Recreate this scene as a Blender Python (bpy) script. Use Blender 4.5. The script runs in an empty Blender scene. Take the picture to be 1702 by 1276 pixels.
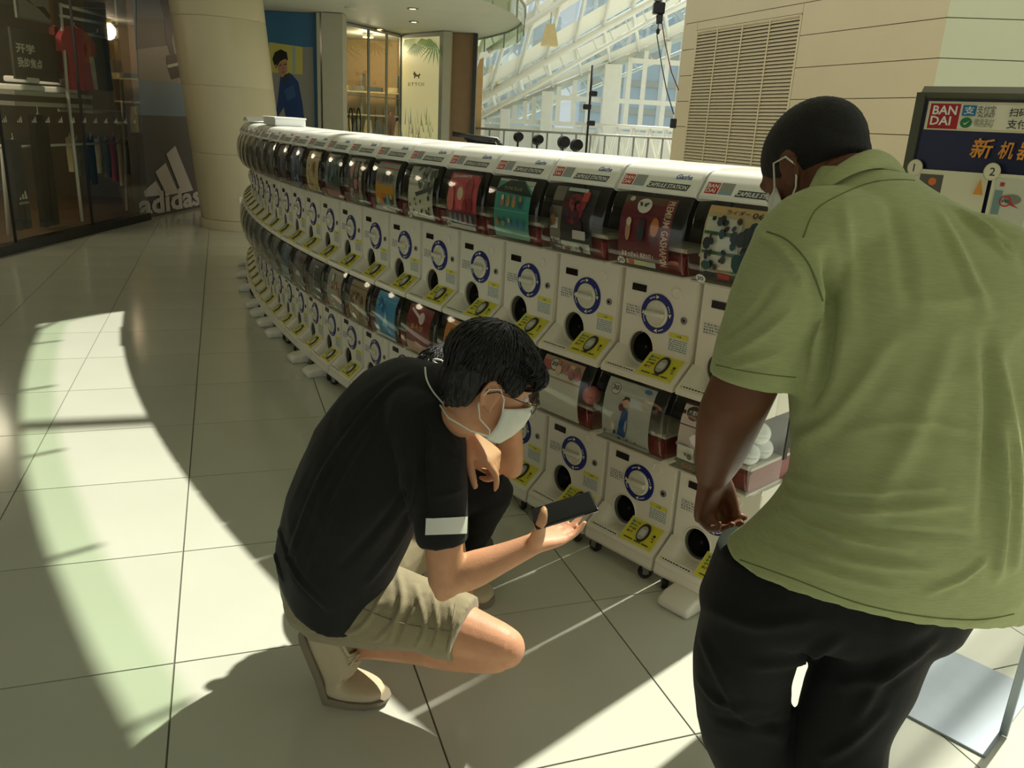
import bpy, bmesh, math, random
from mathutils import Vector, Matrix, noise
random.seed(7)
SC = bpy.context.scene
COL = SC.collection
PI = math.pi
# ------------------------------------------------------------------ camera
F_PX, PITCH, ROLL, CAM_H = 1354.3, .3067, .055, 1.575
_c, _s = math.cos(ROLL), math.sin(ROLL)
_U = Vector((0, math.sin(PITCH), math.cos(PITCH))); _F = Vector((0, math.cos(PITCH), -math.sin(PITCH)))
_EX = _c*Vector((1, 0, 0)) + _s*_U; _EU = -_s*Vector((1, 0, 0)) + _c*_U
cam_d = bpy.data.cameras.new('camera'); cam = bpy.data.objects.new('camera', cam_d); COL.objects.link(cam)
cam_d.sensor_width = 36; cam_d.lens = 36*F_PX/1702; cam_d.clip_start = .05; cam_d.clip_end = 300
cam.matrix_world = Matrix(((_EX.x, _EU.x, -_F.x, 0), (_EX.y, _EU.y, -_F.y, 0), (_EX.z, _EU.z, -_F.z, CAM_H), (0, 0, 0, 1)))
SC.camera = cam
CAM = Vector((0, 0, CAM_H))
def ray(x, y): return _F + _EX*((x-851)/F_PX) + _EU*((638-y)/F_PX)
def at(x, y, Y):            # the point of the place seen at a photograph pixel, at depth Y in metres
    d = ray(x, y); return CAM + d*(Y/d.y)
def onz(x, y, z=0.0):
    d = ray(x, y); return CAM + d*((z-CAM_H)/d.z)
def far(x, y, D): return CAM + ray(x, y)*D
# ------------------------------------------------------------------ world, sun, exposure
wd = bpy.data.worlds.new('world'); SC.world = wd; wd.use_nodes = True
_bg = wd.node_tree.nodes['Background']
_bg.inputs[0].default_value = (.98, 1.0, .93, 1); _bg.inputs[1].default_value = .74
sun_d = bpy.data.lights.new('sun', 'SUN'); sun = bpy.data.objects.new('sun', sun_d); COL.objects.link(sun)
sun_d.energy = 6.2; sun_d.angle = math.radians(.9); sun_d.color = (1, .97, .84)
SUN_DIR = Vector((-.717*.78, -.697*.78, -1)).normalized()
sun.rotation_euler = SUN_DIR.to_track_quat('-Z', 'Y').to_euler(); sun.location = (6, 8, 12)
SC.view_settings.view_transform = 'Standard'; SC.view_settings.look = 'None'
SC.view_settings.gamma = 1; SC.view_settings.use_curve_mapping = False; SC.view_settings.exposure = 0.0
SC.cycles.max_bounces = 10; SC.cycles.transparent_max_bounces = 24
SC.cycles.caustics_reflective = False; SC.cycles.caustics_refractive = False
# ------------------------------------------------------------------ materials
MATS = {}
def srgb(r, g, b):
    f = lambda c: ((c/255+.055)/1.055)**2.4 if c > 10 else c/255/12.92
    return (f(r), f(g), f(b))
def mat(name, col, rough=.5, metal=0, var=0, vscale=8, bump=0, bscale=40, spec=.5, emit=None, estr=0, coat=0, vstretch=None):
    if name in MATS: return MATS[name]
    m = bpy.data.materials.new(name); m.use_nodes = True; MATS[name] = m
    nt = m.node_tree; b = nt.nodes['Principled BSDF']
    b.inputs['Base Color'].default_value = (*col, 1); b.inputs['Roughness'].default_value = rough
    b.inputs['Metallic'].default_value = metal; b.inputs['Specular IOR Level'].default_value = spec
    b.inputs['Coat Weight'].default_value = coat
    if emit: b.inputs['Emission Color'].default_value = (*emit, 1); b.inputs['Emission Strength'].default_value = estr
    if var or bump:
        tc = nt.nodes.new('ShaderNodeTexCoord'); src = tc.outputs['Object']
        if vstretch:
            mp = nt.nodes.new('ShaderNodeMapping'); mp.inputs['Scale'].default_value = vstretch
            nt.links.new(src, mp.inputs[0]); src = mp.outputs[0]
    if var:
        n = nt.nodes.new('ShaderNodeTexNoise'); n.inputs['Scale'].default_value = vscale; n.inputs['Detail'].default_value = 5
        r = nt.nodes.new('ShaderNodeValToRGB')
        r.color_ramp.elements[0].color = (*[max(0, c*(1-var)) for c in col], 1); r.color_ramp.elements[0].position = .3
        r.color_ramp.elements[1].color = (*[min(1, c*(1+var)) for c in col], 1); r.color_ramp.elements[1].position = .7
        nt.links.new(src, n.inputs['Vector']); nt.links.new(n.outputs['Fac'], r.inputs[0]); nt.links.new(r.outputs[0], b.inputs['Base Color'])
    if bump:
        n = nt.nodes.new('ShaderNodeTexNoise'); n.inputs['Scale'].default_value = bscale; n.inputs['Detail'].default_value = 4
        bp = nt.nodes.new('ShaderNodeBump'); bp.inputs['Strength'].default_value = bump; bp.inputs['Distance'].default_value = .01
        nt.links.new(src, n.inputs['Vector']); nt.links.new(n.outputs['Fac'], bp.inputs['Height']); nt.links.new(bp.outputs[0], b.inputs['Normal'])
    return m
def clear(name, tint, gloss=.12, rough=.03):
    if name in MATS: return MATS[name]
    m = bpy.data.materials.new(name); m.use_nodes = True; MATS[name] = m; nt = m.node_tree
    nt.nodes.remove(nt.nodes['Principled BSDF']); out = nt.nodes['Material Output']
    t = nt.nodes.new('ShaderNodeBsdfTransparent'); t.inputs[0].default_value = (*tint, 1)
    g = nt.nodes.new('ShaderNodeBsdfGlossy'); g.inputs['Roughness'].default_value = rough; g.inputs[0].default_value = (1, 1, 1, 1)
    lw = nt.nodes.new('ShaderNodeLayerWeight'); lw.inputs[0].default_value = .5
    pw = nt.nodes.new('ShaderNodeMath'); pw.operation = 'POWER'; pw.inputs[1].default_value = 4.0
    ad = nt.nodes.new('ShaderNodeMath'); ad.operation = 'MULTIPLY_ADD'; ad.inputs[1].default_value = .7; ad.inputs[2].default_value = gloss; ad.use_clamp = True
    mx = nt.nodes.new('ShaderNodeMixShader')
    nt.links.new(lw.outputs['Facing'], pw.inputs[0]); nt.links.new(pw.outputs[0], ad.inputs[0]); nt.links.new(ad.outputs[0], mx.inputs[0])
    nt.links.new(t.outputs[0], mx.inputs[1]); nt.links.new(g.outputs[0], mx.inputs[2]); nt.links.new(mx.outputs[0], out.inputs[0])
    return m
def print_mat(name, rough=.45, estr=0):
    if name in MATS: return MATS[name]
    m = bpy.data.materials.new(name); m.use_nodes = True; MATS[name] = m; nt = m.node_tree
    a = nt.nodes.new('ShaderNodeVertexColor'); a.layer_name = 'Col'; b = nt.nodes['Principled BSDF']
    b.inputs['Roughness'].default_value = rough
    nt.links.new(a.outputs[0], b.inputs['Base Color'])
    if estr:
        nt.links.new(a.outputs[0], b.inputs['Emission Color']); b.inputs['Emission Strength'].default_value = estr
    return m
# ------------------------------------------------------------------ mesh helpers
class MB:
    def __init__(s): s.v = []; s.f = []; s.c = []
    def add(s, vs, fs, col=None):
        o = len(s.v); s.v += [tuple(p) for p in vs]
        for f in fs: s.f.append(tuple(i+o for i in f)); s.c.append(col)
        return s
    def poly(s, pts, col=None): return s.add(pts, [tuple(range(len(pts)))], col)
    def box(s, c, d, bev=0, seg=2, M=None, col=None):
        bm = bmesh.new(); bmesh.ops.create_cube(bm, size=1)
        for v in bm.verts: v.co = Vector((v.co.x*d[0], v.co.y*d[1], v.co.z*d[2]))
        if bev: bmesh.ops.bevel(bm, geom=bm.edges[:], offset=min(bev, min(d)*.49), segments=seg, profile=.5, affect='EDGES')
        bm.verts.index_update()
        cc = Vector(c)
        vs = [((M @ v.co) if M else v.co)+cc for v in bm.verts]; fs = [[v.index for v in f.verts] for f in bm.faces]
        bm.free(); return s.add(vs, fs, col)
    def prism(s, prof, fn0, fn1, col=None):        # profile of 2-D points, fn maps a 2-D point to one end
        n = len(prof); a = [fn0(p) for p in prof]; b = [fn1(p) for p in prof]
        fs = [(i, (i+1) % n, n+(i+1) % n, n+i) for i in range(n)] + [tuple(range(n-1, -1, -1)), tuple(range(n, 2*n))]
        return s.add(a+b, fs, col)
    def tube(s, pts, rad, n=10, caps=True, col=None):
        pts = [Vector(p) for p in pts]; m = len(pts); R = rad if isinstance(rad, (list, tuple)) else [rad]*m
        vs = []; prev = None
        for i, p in enumerate(pts):
            t = (pts[min(i+1, m-1)]-pts[max(i-1, 0)]).normalized()
            if prev is None:
                u = t.cross(Vector((0, 0, 1))); u = u if u.length > 1e-3 else t.cross(Vector((1, 0, 0)))
            else: u = prev-t*prev.dot(t)
            u.normalize(); w = t.cross(u); prev = u
            for k in range(n):
                a = 2*PI*k/n; vs.append(p+(u*math.cos(a)+w*math.sin(a))*R[i])
        fs = [(i*n+k, i*n+(k+1) % n, (i+1)*n+(k+1) % n, (i+1)*n+k) for i in range(m-1) for k in range(n)]
        if caps: fs += [tuple(range(n-1, -1, -1)), tuple((m-1)*n+k for k in range(n))]
        return s.add(vs, fs, col)
    def lathe(s, prof, c, ax=(0, 0, 1), n=24, col=None):      # prof: (radius, height along ax)
        ax = Vector(ax).normalized(); u = ax.orthogonal().normalized(); w = ax.cross(u); c = Vector(c); vs = []
        for r, h in prof:
            for k in range(n):
                a = 2*PI*k/n; vs.append(c+ax*h+(u*math.cos(a)+w*math.sin(a))*r)
        m = len(prof); fs = [(i*n+k, i*n+(k+1) % n, (i+1)*n+(k+1) % n, (i+1)*n+k) for i in range(m-1) for k in range(n)]
        if prof[0][0] > 1e-6: fs.append(tuple(range(n-1, -1, -1)))
        if prof[-1][0] > 1e-6: fs.append(tuple((m-1)*n+k for k in range(n)))
        return s.add(vs, fs, col)
    def grid(s, fn, nu, nv, col=None, wrap=False):
        vs = [fn(i/nu, j/nv) for i in range(nu+1) for j in range(nv+1)]
        fs = [(i*(nv+1)+j, (i+1)*(nv+1)+j, (i+1)*(nv+1)+j+1, i*(nv+1)+j+1) for i in range(nu) for j in range(nv)]
        return s.add(vs, fs, col)
    def mesh(s, name, m=None, smooth=None):
        me = bpy.data.meshes.new(name); me.from_pydata(s.v, [], s.f)
        if any(c is not None for c in s.c):
            ca = me.color_attributes.new('Col', 'FLOAT_COLOR', 'CORNER'); k = 0
            for f, c in zip(s.f, s.c):
                for _ in f: ca.data[k].color = (*(c or (1, 1, 1)), 1); k += 1
        me.validate(); me.update()
        bm = bmesh.new(); bm.from_mesh(me); bmesh.ops.recalc_face_normals(bm, faces=bm.faces[:]) if smooth != 'keep' else None
        bm.to_mesh(me); bm.free()
        if smooth:
            me.shade_smooth() if hasattr(me, 'shade_smooth') else None
            if isinstance(smooth, (int, float)) and smooth is not True: me.set_sharp_from_angle(angle=math.radians(smooth))
        if m: me.materials.append(MATS[m] if isinstance(m, str) else m)
        return me
    def build(s, name, m, parent=None, smooth=None, **kw):
        return obj(name, s.mesh(name, m, smooth), parent, **kw)
def obj(name, data, parent=None, label=None, cat=None, group=None, kind=None, loc=None, rz=None):
    o = bpy.data.objects.new(name, data); COL.objects.link(o)
    if parent: o.parent = parent
    if loc is not None: o.location = loc
    if rz is not None: o.rotation_euler = (0, 0, rz)
    for k, v in (('label', label), ('category', cat), ('group', group), ('kind', kind)):
        if v: o[k] = v
    return o
def thing(name, label, cat, loc=(0, 0, 0), rz=0, group=None): return obj(name, None, None, label, cat, group, None, loc, rz)
_TX = {}
def text_geo(t, bold=0.0, shear=0.0):
    key = (t, bold, shear)
    if key not in _TX:
        cu = bpy.data.curves.new('t', 'FONT'); cu.body = t; cu.resolution_u = 2; cu.offset = bold; cu.shear = shear
        o = bpy.data.objects.new('t', cu); COL.objects.link(o)
        dg = bpy.context.evaluated_depsgraph_get(); me = o.evaluated_get(dg).to_mesh()
        vs = [(v.co.x, v.co.y) for v in me.vertices]; fs = [tuple(p.vertices) for p in me.polygons]
        o.evaluated_get(dg).to_mesh_clear(); bpy.data.objects.remove(o); bpy.data.curves.remove(cu)
        if vs:
            x0 = min(v[0] for v in vs); x1 = max(v[0] for v in vs); y0 = min(v[1] for v in vs); y1 = max(v[1] for v in vs)
            vs = [((x-x0)/max(1e-6, y1-y0), (y-y0)/max(1e-6, y1-y0)) for x, y in vs]
            w = (x1-x0)/max(1e-6, y1-y0)
        else: w = 0
        _TX[key] = (vs, fs, w)
    return _TX[key]
class Print:
    """flat print: shapes in a (u,v) sheet laid on a surface by fn(u,v,lift)"""
    def __init__(s, fn, lift=.0005): s.fn = fn; s.mb = MB(); s.k = 1; s.L = lift
    def poly(s, pts, col, k=None):
        s.mb.poly([s.fn(u, v, s.L*(s.k if k is None else k)) for u, v in pts], col); s.k += 1 if k is None else 0; return s
    def sheet(s, u0, v0, u1, v1, col, nu=1, nv=1):
        s.mb.grid(lambda a, b: s.fn(u0+(u1-u0)*a, v0+(v1-v0)*b, s.L*s.k), nu, nv, col); s.k += 1; return s
    def rect(s, u0, v0, u1, v1, col, k=None): return s.poly([(u0, v0), (u1, v0), (u1, v1), (u0, v1)], col, k)
    def ell(s, u, v, a, b, col, n=14, rot=0, k=None):
        cr, sr = math.cos(rot), math.sin(rot)
        return s.poly([(u+a*math.cos(t)*cr-b*math.sin(t)*sr, v+a*math.cos(t)*sr+b*math.sin(t)*cr) for t in (2*PI*i/n for i in range(n))], col, k)
    def text(s, t, u, v, h, col, w=None, bold=.01, shear=0, rot=0, mid=False):
        vs, fs, tw = text_geo(t, bold, shear)
        if not vs: return s
        sx = h if w is None else w/tw
        cr, sr = math.cos(rot), math.sin(rot); ox = -tw/2*sx if mid else 0
        pts = [s.fn(u+(x*sx+ox)*cr-y*h*sr, v+(x*sx+ox)*sr+y*h*cr, s.L*s.k) for x, y in vs]
        s.mb.add(pts, fs, col); s.k += 1; return s
    def ring(s, u, v, r0, r1, col, n=24, a0=0, a1=2*PI):
        pts = [(u+r*math.cos(a0+(a1-a0)*i/n), v+r*math.sin(a0+(a1-a0)*i/n)) for i in range(n+1) for r in (r0, r1)]
        s.mb.add([s.fn(x, y, s.L*s.k) for x, y in pts], [(2*i, 2*i+1, 2*i+3, 2*i+2) for i in range(n)], col); s.k += 1; return s
    def build(s, name, parent=None, m='print', **kw): return s.mb.build(name, print_mat(m), parent, 'keep' if False else None, **kw)
def plane_fn(o, ux, uy, n):
    o, ux, uy, n = Vector(o), Vector(ux), Vector(uy), Vector(n).normalized()
    return lambda u, v, k: o+ux*u+uy*v+n*k
def struct(name, mb, m, smooth=None): return mb.build(name, m, None, smooth, kind='structure')
WHITE = srgb(235, 233, 220)
# ------------------------------------------------------------------ shared materials
mat('tile', srgb(203, 205, 190), .13, var=.035, vscale=1.3, spec=.5)
mat('grout', srgb(112, 112, 100), .8)
mat('plaster', srgb(196, 195, 180), .6, var=.03, vscale=2)
mat('beige_wall', srgb(203, 187, 152), .55, var=.03, vscale=1.2, bump=.02)
mat('beige_green_wall', srgb(192, 194, 162), .5, var=.03, vscale=1.2)
mat('groove', srgb(120, 105, 80), .8)
mat('column_cream', srgb(208, 197, 166), .45, var=.04, vscale=1.5)
mat('white_paint', srgb(238, 238, 230), .4, var=.02)
mat('grey_frame', srgb(140, 142, 132), .45, metal=.2, var=.05)
mat('dark_frame', srgb(40, 40, 36), .4, metal=.3, var=.1)
mat('black_metal', srgb(22, 22, 22), .4, metal=.3, var=.1)
mat('brown_wall', srgb(132, 104, 74), .6, var=.05)
mat('shop_wall', srgb(92, 82, 62), .8, var=.1, vscale=3)
mat('shop_floor', srgb(110, 82, 58), .4, var=.1)
mat('warm_wall', srgb(190, 158, 110), .7, var=.05)
mat('steel', srgb(150, 160, 168), .28, metal=.55, var=.06, vscale=5)
mat('slat_beige', srgb(205, 190, 155), .5, var=.04)
mat('dark_gap', srgb(70, 60, 46), .9)
mat('paper_white', srgb(238, 240, 238), .5, var=.02)
mat('lamp_shade', srgb(228, 205, 150), .7, var=.05)
mat('foliage', srgb(48, 66, 34), .7, var=.4, vscale=30)
mat('leaf', srgb(62, 92, 44), .6, var=.3, vscale=9)
mat('cloth_pink', srgb(206, 84, 92), .85, var=.1, vscale=20); mat('cloth_grey', srgb(128, 130, 116), .85, var=.15)
mat('cloth_black', srgb(20, 21, 22), .85, var=.2); mat('cloth_navy', srgb(38, 42, 56), .85, var=.2)
mat('cloth_cream', srgb(208, 196, 150), .85, var=.12); mat('cloth_lime', srgb(150, 165, 60), .85, var=.12); mat('cloth_red', srgb(120, 40, 40), .85, var=.12)
mat('cloth_blue', srgb(70, 82, 98), .85, var=.15)
mat('bulb', (1, .8, .5), .5, emit=(1, .62, .3), estr=9)
clear('shop_glass', (.84, .88, .82), .09); clear('curtain_glass', (.72, .86, .70), .06); clear('window_glass', (.74, .84, .90), .06)
clear('roof_glass', (.66, .80, .93), .08); clear('cover_clear', (.95, .96, .94), .05, .06); clear('lens_clear', (.93, .95, .95), .08)
print_mat('print')
# ------------------------------------------------------------------ floor
TU, TV, TS = Vector((.941, .339, 0)).normalized(), Vector((-.339, .941, 0)).normalized(), .683
floor = struct('floor', MB().box((0, 8, -.054), (60, 70, .1)), 'grout')
_t = MB().box((0, 0, -.02), (TS-.0055, TS-.0055, .04)).mesh('tile', 'tile')
_rest = MB(); _cand = []
for i in range(-34, 40):
    for j in range(-10, 46):
        c = TU*(-.208+TS*(i+.5))+TV*(2.248+TS*(j+.5))
        d = (c-CAM); dep = d.dot(_F)
        ok = False
        if dep > .6:
            px = 851+F_PX*d.dot(_EX)/dep; py = 638-F_PX*d.dot(_EU)/dep
            ok = -260 < px < 1960 and py < 1640 and dep < 14.5 and (Vector((c.x-11.596, c.y-12.979)).length > 14.55 or px > 1250)
        _cand.append((dep if ok else 1e9+c.length, i, j, c, ok))
_cand.sort(key=lambda q: q[0])
_rz = math.atan2(TU.y, TU.x)
for k, (dep, i, j, c, ok) in enumerate(_cand):
    if ok and k < 290: obj('tile', _t, floor, loc=c, rz=_rz)
    elif c.length < 34 and c.y > -9:
        h = TS/2-.00275
        _rest.poly([c+TU*a*h+TV*b*h for a, b in ((-1, -1), (1, -1), (1, 1), (-1, 1))])
_rest.build('tiles_beyond', 'tile', floor, kind='stuff')
# ------------------------------------------------------------------ curved row geometry
RC, RR, TH0, MW = Vector((11.596, 12.979, 0)), 15.047, -2.4007, .34
def ring(r, a, z=0): return Vector((RC.x+r*math.cos(a), RC.y+r*math.sin(a), z))
# ------------------------------------------------------------------ ceiling slab over the walkway, glass smoke curtain on its edge
CZ, RE = 3.05, 14.48
edge = [ring(RE, -1.55-.05*i) for i in range(25)]            # towards the far end
edge += [Vector(p) for p in ((-1.55, 7.9, 0), (-1.0, 8.6, 0), (-.5, 9.4, 0), (-.22, 10.3, 0), (-.1, 11.4, 0), (-.1, 12.6, 0), (-.18, 13.6, 0), (-.38, 14.6, 0), (-.75, 15.6, 0), (-1.2, 16.6, 0))]
outer = [Vector((-1.2, 24, 0)), Vector((-16, 24, 0)), Vector((-16, -6, 0)), Vector((8, -6, 0))]
plan = edge+outer
mb = MB().prism([(p.x, p.y) for p in plan], lambda p: (p[0], p[1], CZ), lambda p: (p[0], p[1], CZ+.55))
ceiling = struct('ceiling', mb, 'plaster')
run = [0]
for a, b in zip(edge, edge[1:]): run.append(run[-1]+(b-a).length)
def edge_at(s):
    for k in range(len(edge)-1):
        if run[k+1] >= s: return edge[k].lerp(edge[k+1], (s-run[k])/(run[k+1]-run[k]))
    return edge[-1]
s = 0; PL = 1.05
while s < run[-1]-.1:
    e = min(run[-1], s+PL-.012); m = MB(); n = 6
    pts = [edge_at(s+(e-s)*i/n) for i in range(n+1)]
    m.add([p+Vector((0, 0, CZ-.24)) for p in pts]+[p+Vector((0, 0, CZ+.02)) for p in pts], [(i, i+1, n+2+i, n+1+i) for i in range(n)])
    m.build('glass_pane', 'curtain_glass', ceiling, True)
    q = edge_at(max(0, s-.006)); MB().box((q.x, q.y, CZ-.11), (.022, .022, .26)).build('glass_clip', 'grey_frame', ceiling)
    s += PL
m = MB(); n = 90
for i in range(n+1): pass
m.tube([edge_at(run[-1]*i/n)+Vector((0, 0, CZ-.005)) for i in range(n+1)], .02, 6); m.build('curtain_rail', 'grey_frame', ceiling, True)
m = MB()
for i in range(2): m.tube([edge_at(run[-1]*k/n)+Vector((0, 0, CZ+.3)) for k in range(n+1)], .03, 6)
m.build('edge_trim', 'white_paint', ceiling, True)
def downlight(p, label):
    t = thing('downlight', label, 'downlight', p, group='ceiling downlights')
    MB().lathe([(.055, 0), (.075, 0), (.08, -.012), (.055, -.012), (.055, 0)], (0, 0, 0), n=20).build('rim', 'grey_frame', t, True)
    MB().lathe([(0, -.004), (.054, -.004)], (0, 0, 0), n=20).build('bulb', 'bulb', t)
for px, py, l in ((632, 48, 'round recessed downlight in the ceiling before the children clothes shop glass'), (688, 36, 'round recessed downlight in the ceiling before the palm light box'), (686, 14, 'round recessed downlight in the ceiling towards its curved edge')):
    downlight(onz(px, py, CZ-.002), l)
p = onz(584, 12, CZ)
MB().lathe([(.09, 0), (.09, -.02), (.05, -.045), (0, -.045)], p, n=16).build('smoke_detector', 'plaster', None, 40, label='small round smoke detector on the white ceiling', cat='smoke detector')
# ------------------------------------------------------------------ leaning round column
cb = Vector((-3.92, 11.78, 0)); lean = Vector((-.095, 0, 1))
col_t = thing('column', 'thick round cream column leaning to one side beside the sportswear shop', 'column', cb)
zs = [0, .12, .13, .97, .978, 1.82, 1.828, 2.67, 2.678, 3.1]
for k, (a, b) in enumerate(((0, .125), (.13, 1.0), (1.006, 1.86), (1.866, 2.7), (2.706, 3.06))):
    r = .60 if k else .63
    m = MB(); n = 40
    vs = [lean*z+Vector((math.cos(2*PI*i/n), math.sin(2*PI*i/n), 0))*r*(1-(.006 if q in (0, 3) else 0)) for q, z in enumerate((a, a+.006, b-.006, b)) for i in range(n)]
    m.add(vs, [(q*n+i, q*n+(i+1) % n, (q+1)*n+(i+1) % n, (q+1)*n+i) for q in range(3) for i in range(n)]+[tuple(range(n)), tuple(3*n+i for i in range(n))])
    m.build('drum' if k else 'plinth', 'column_cream', col_t, 30)
m = MB().tube([lean*.05, lean*3.05], .594, 24); m.build('core', 'column_cream', col_t, True)
pl = thing('wall_socket', 'small square white socket plate low on the cream column', 'socket', cb+lean*.42+Vector((.18, -.575, 0)), .32)
MB().box((0, 0, 0), (.086, .012, .086), .004).build('plate', 'paper_white', pl)
for dx, dz in ((-.012, .01), (.012, .01), (0, -.014)): MB().box((dx, -.007, dz), (.004, .004, .012)).build('slot', 'black_metal', pl)
# ------------------------------------------------------------------ sportswear shop (left)
FX = -5.42
def onx(px, py, X):
    d = ray(px, py); return CAM + d*(X/d.x)
FY0, FY1 = 2.0, 12.0
struct('wall_left', MB().box((-9.6, 8.1, 1.52), (.1, 13, 3.04)).box((-7.6, 14.5, 1.52), (4.1, .1, 3.04)), 'shop_wall')
struct('trim_1', MB().box((FX, 6.95, .05), (.14, 9.9, .1)).box((FX-.01, 6.95, 3.0), (.1, 9.9, .1)), 'dark_frame')
MB().box((-7.6, 8.2, .006), (4.0, 12.5, .012)).build('shop_floor', 'shop_floor', None, kind='structure')
yy = FY1; n = 1
while yy > 3:
    w = struct('window_%d' % n, MB().add([(FX, yy-1.62, .1), (FX, yy-.01, .1), (FX, yy-.01, 2.95), (FX, yy-1.62, 2.95)], [(0, 1, 2, 3)]), 'shop_glass')
    MB().box((FX, yy-1.63, 1.52), (.03, .012, 2.86)).build('mullion', 'dark_frame', w)
    yy -= 1.63; n += 1
# decal band with a row of small three-bar marks
pr = Print(lambda u, v, k: Vector((FX+.006+k, u, v)))
v0 = 1.33
for i in range(16):
    y = 11.75-.27*i
    for q in range(3):
        x0 = y-.045+q*.03; h = .022+q*.024
        pr.poly([(x0, v0), (x0+.022, v0), (x0+.01, v0+h), (x0-.004, v0+h*.7)], srgb(200, 202, 190))
pr.build('window_decal', None, label='row of small pale three-bar marks on the sportswear shop glass', cat='decal')
def hang(name, X, px0, py0, px1, py1, m, label, group='garments in the sportswear shop', shape='tee', depth=.10):
    a, b = onx(px0, py0, X), onx(px1, py1, X)
    y0, y1, z1, z0 = a.y, b.y, a.z, b.z
    w = y1-y0; h = z1-z0; m_ = MB()
    if shape == 'tee': prof = [(.18, 0), (.82, 0), (.8, .55), (.86, .62), (1, .58), (.97, .8), (.78, .96), (.6, 1), (.5, .96), (.4, 1), (.22, .96), (.03, .8), (0, .58), (.14, .62), (.2, .55)]
    elif shape == 'pants': prof = [(.04, 0), (.42, 0), (.5, .68), (.58, 0), (.96, 0), (.93, .6), (.84, 1), (.16, 1), (.07, .6)]
    else: prof = [(.0, 0), (.3, .03), (.6, 0), (1, .04), (.95, .6), (.75, .95), (.5, 1), (.25, .95), (.05, .6)]
    t = thing(name, label, 'clothing', (X, (y0+y1)/2, z0), group=group)
    m_.prism(prof, lambda p: (-depth/2*(.6+.4*math.sin(p[0]*9)), (p[0]-.5)*w, p[1]*h), lambda p: (depth/2*(.7+.3*math.sin(p[0]*11+p[1]*3)), (p[0]-.5)*w, p[1]*h))
    m_.build('cloth', m, t, 40)
    MB().tube([(0, -w*.3, h*.93), (0, 0, h*1.02), (0, w*.3, h*.93)], .006, 6).tube([(0, 0, h*1.02), (0, 0, h*1.07)], .004, 6).build('hanger', 'white_paint', t)
    return t
XA, XB = -6.1, -6.6
hang('pink_jersey', XA, 92, 38, 162, 152, 'cloth_pink', 'bright pink sports jersey hanging on a white rack behind the shop glass')
hang('grey_shirt', XA-.1, 140, 50, 192, 152, 'cloth_grey', 'grey green shirt hanging next to the pink jersey')
hang('lime_shirt', XA-.25, 152, 60, 182, 120, 'cloth_lime', 'lime green shirt peeking out behind the grey shirt')
hang('cream_shirt', XA-.1, 192, 60, 212, 130, 'cloth_cream', 'cream shirt at the end of the white rack')
hang('red_shirt', XA-.3, 84, 42, 104, 120, 'cloth_red', 'dark red shirt half hidden behind the pink jersey')
hang('black_trousers', XA+.1, 48, 190, 98, 372, 'cloth_black', 'black track trousers hung above the shop floor', shape='pants')
tn = hang('navy_trousers', XA+.25, 8, 232, 52, 378, 'cloth_navy', 'navy trousers with a small white emblem on the leg', shape='pants')
for i in range(9):
    x = 112+i*12
    hang('hanging_garment', XB+.3, x, 226+(i % 3)*3, x+13, 285+(i*7) % 26, ('cloth_cream', 'cloth_grey', 'cloth_blue', 'cloth_black', 'cloth_cream', 'cloth_grey', 'cloth_pink', 'cloth_cream', 'cloth_blue')[i],
         'garment in the low row hung on a rail behind the shop glass', 'low row of garments', shape='coat')
def rail(p, q, r=.014, name='rail', label='white metal display rail inside the sportswear shop', m='white_paint'):
    return MB().tube([p, q], r, 8).build(name, m, None, True, label=label, cat='rail')
rk = thing('clothes_rack', 'white metal clothes rack holding the pink jersey', 'rack', (0, 0, 0))
for a, b in (((100, 5, XA), (112, 150, XA)), ((192, 0, XA), (205, 200, XA)), ((100, 8, XA), (196, 32, XA)), ((100, 26, XA), (196, 44, XA)), ((104, 50, XA), (206, 68, XA)), ((112, 150, XA), (140, 395, XA+.1)), ((205, 200, XA), (212, 370, XA))):
    MB().tube([onx(*a), onx(*b)], .022, 6).build('bar', 'white_paint', rk, True)
rk2 = thing('garment_rail', 'pale horizontal rail above the low row of garments', 'rail', (0, 0, 0))
MB().tube([onx(0, 245, XB+.5), onx(222, 236, XB+.3)], .018, 6).build('bar', 'white_paint', rk2, True)
MB().tube([onx(3, 240, XB+.5), onx(16, 400, XB+.5)], .028, 6).build('post', 'white_paint', rk2, True)
sh = thing('display_shelf', 'pale display shelf with stacked folded clothes in the sportswear shop', 'shelf', (0, 0, 0))
for a, b, t_ in (((-10, 152), (125, 160), .05), ((-10, 170), (125, 176), .05), ((125, 182), (222, 190), .04)):
    p, q = onx(*a, XA-.3), onx(*b, XA-.3)
    MB().box((p+q)/2, (.5, abs(q.y-p.y), t_)).build('board', 'plaster', sh)
def stack(px0, py0, px1, py1, label):
    p, q = onx(px0, py0, XA-.25), onx(px1, py1, XA-.25)
    MB().box((p+q)/2, (.3, abs(q.y-p.y), abs(p.z-q.z)), .02).build('folded_clothes', 'paper_white', None, label=label, cat='clothes', group='folded white clothes')
stack(16, 139, 57, 152, 'wide white folded stack under the dark picture board'); stack(76, 143, 115, 156, 'wide white folded stack beside the pink jersey')
stack(24, 126, 48, 138, 'small white folded stack on top under the lettering'); stack(80, 129, 101, 142, 'small white folded stack on top near the jersey')
def sheet_x(X, px0, py0, px1, py1):
    p, q = onx(px0, py0, X), onx(px1, py1, X)
    return (lambda u, v, k: Vector((X+.02+k, p.y+(q.y-p.y)*u, q.z+(p.z-q.z)*v))), p, q
fn, p, q = sheet_x(XA-.12, 14, 44, 102, 138)
bd = thing('picture_board', 'dark grey shop board with white Chinese lettering', 'sign', (0, 0, 0))
MB().box(((XA-.12), (p.y+q.y)/2, (p.z+q.z)/2), (.03, q.y-p.y, p.z-q.z)).build('board', mat('board_grey', srgb(74, 72, 62), .6), bd)
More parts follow.
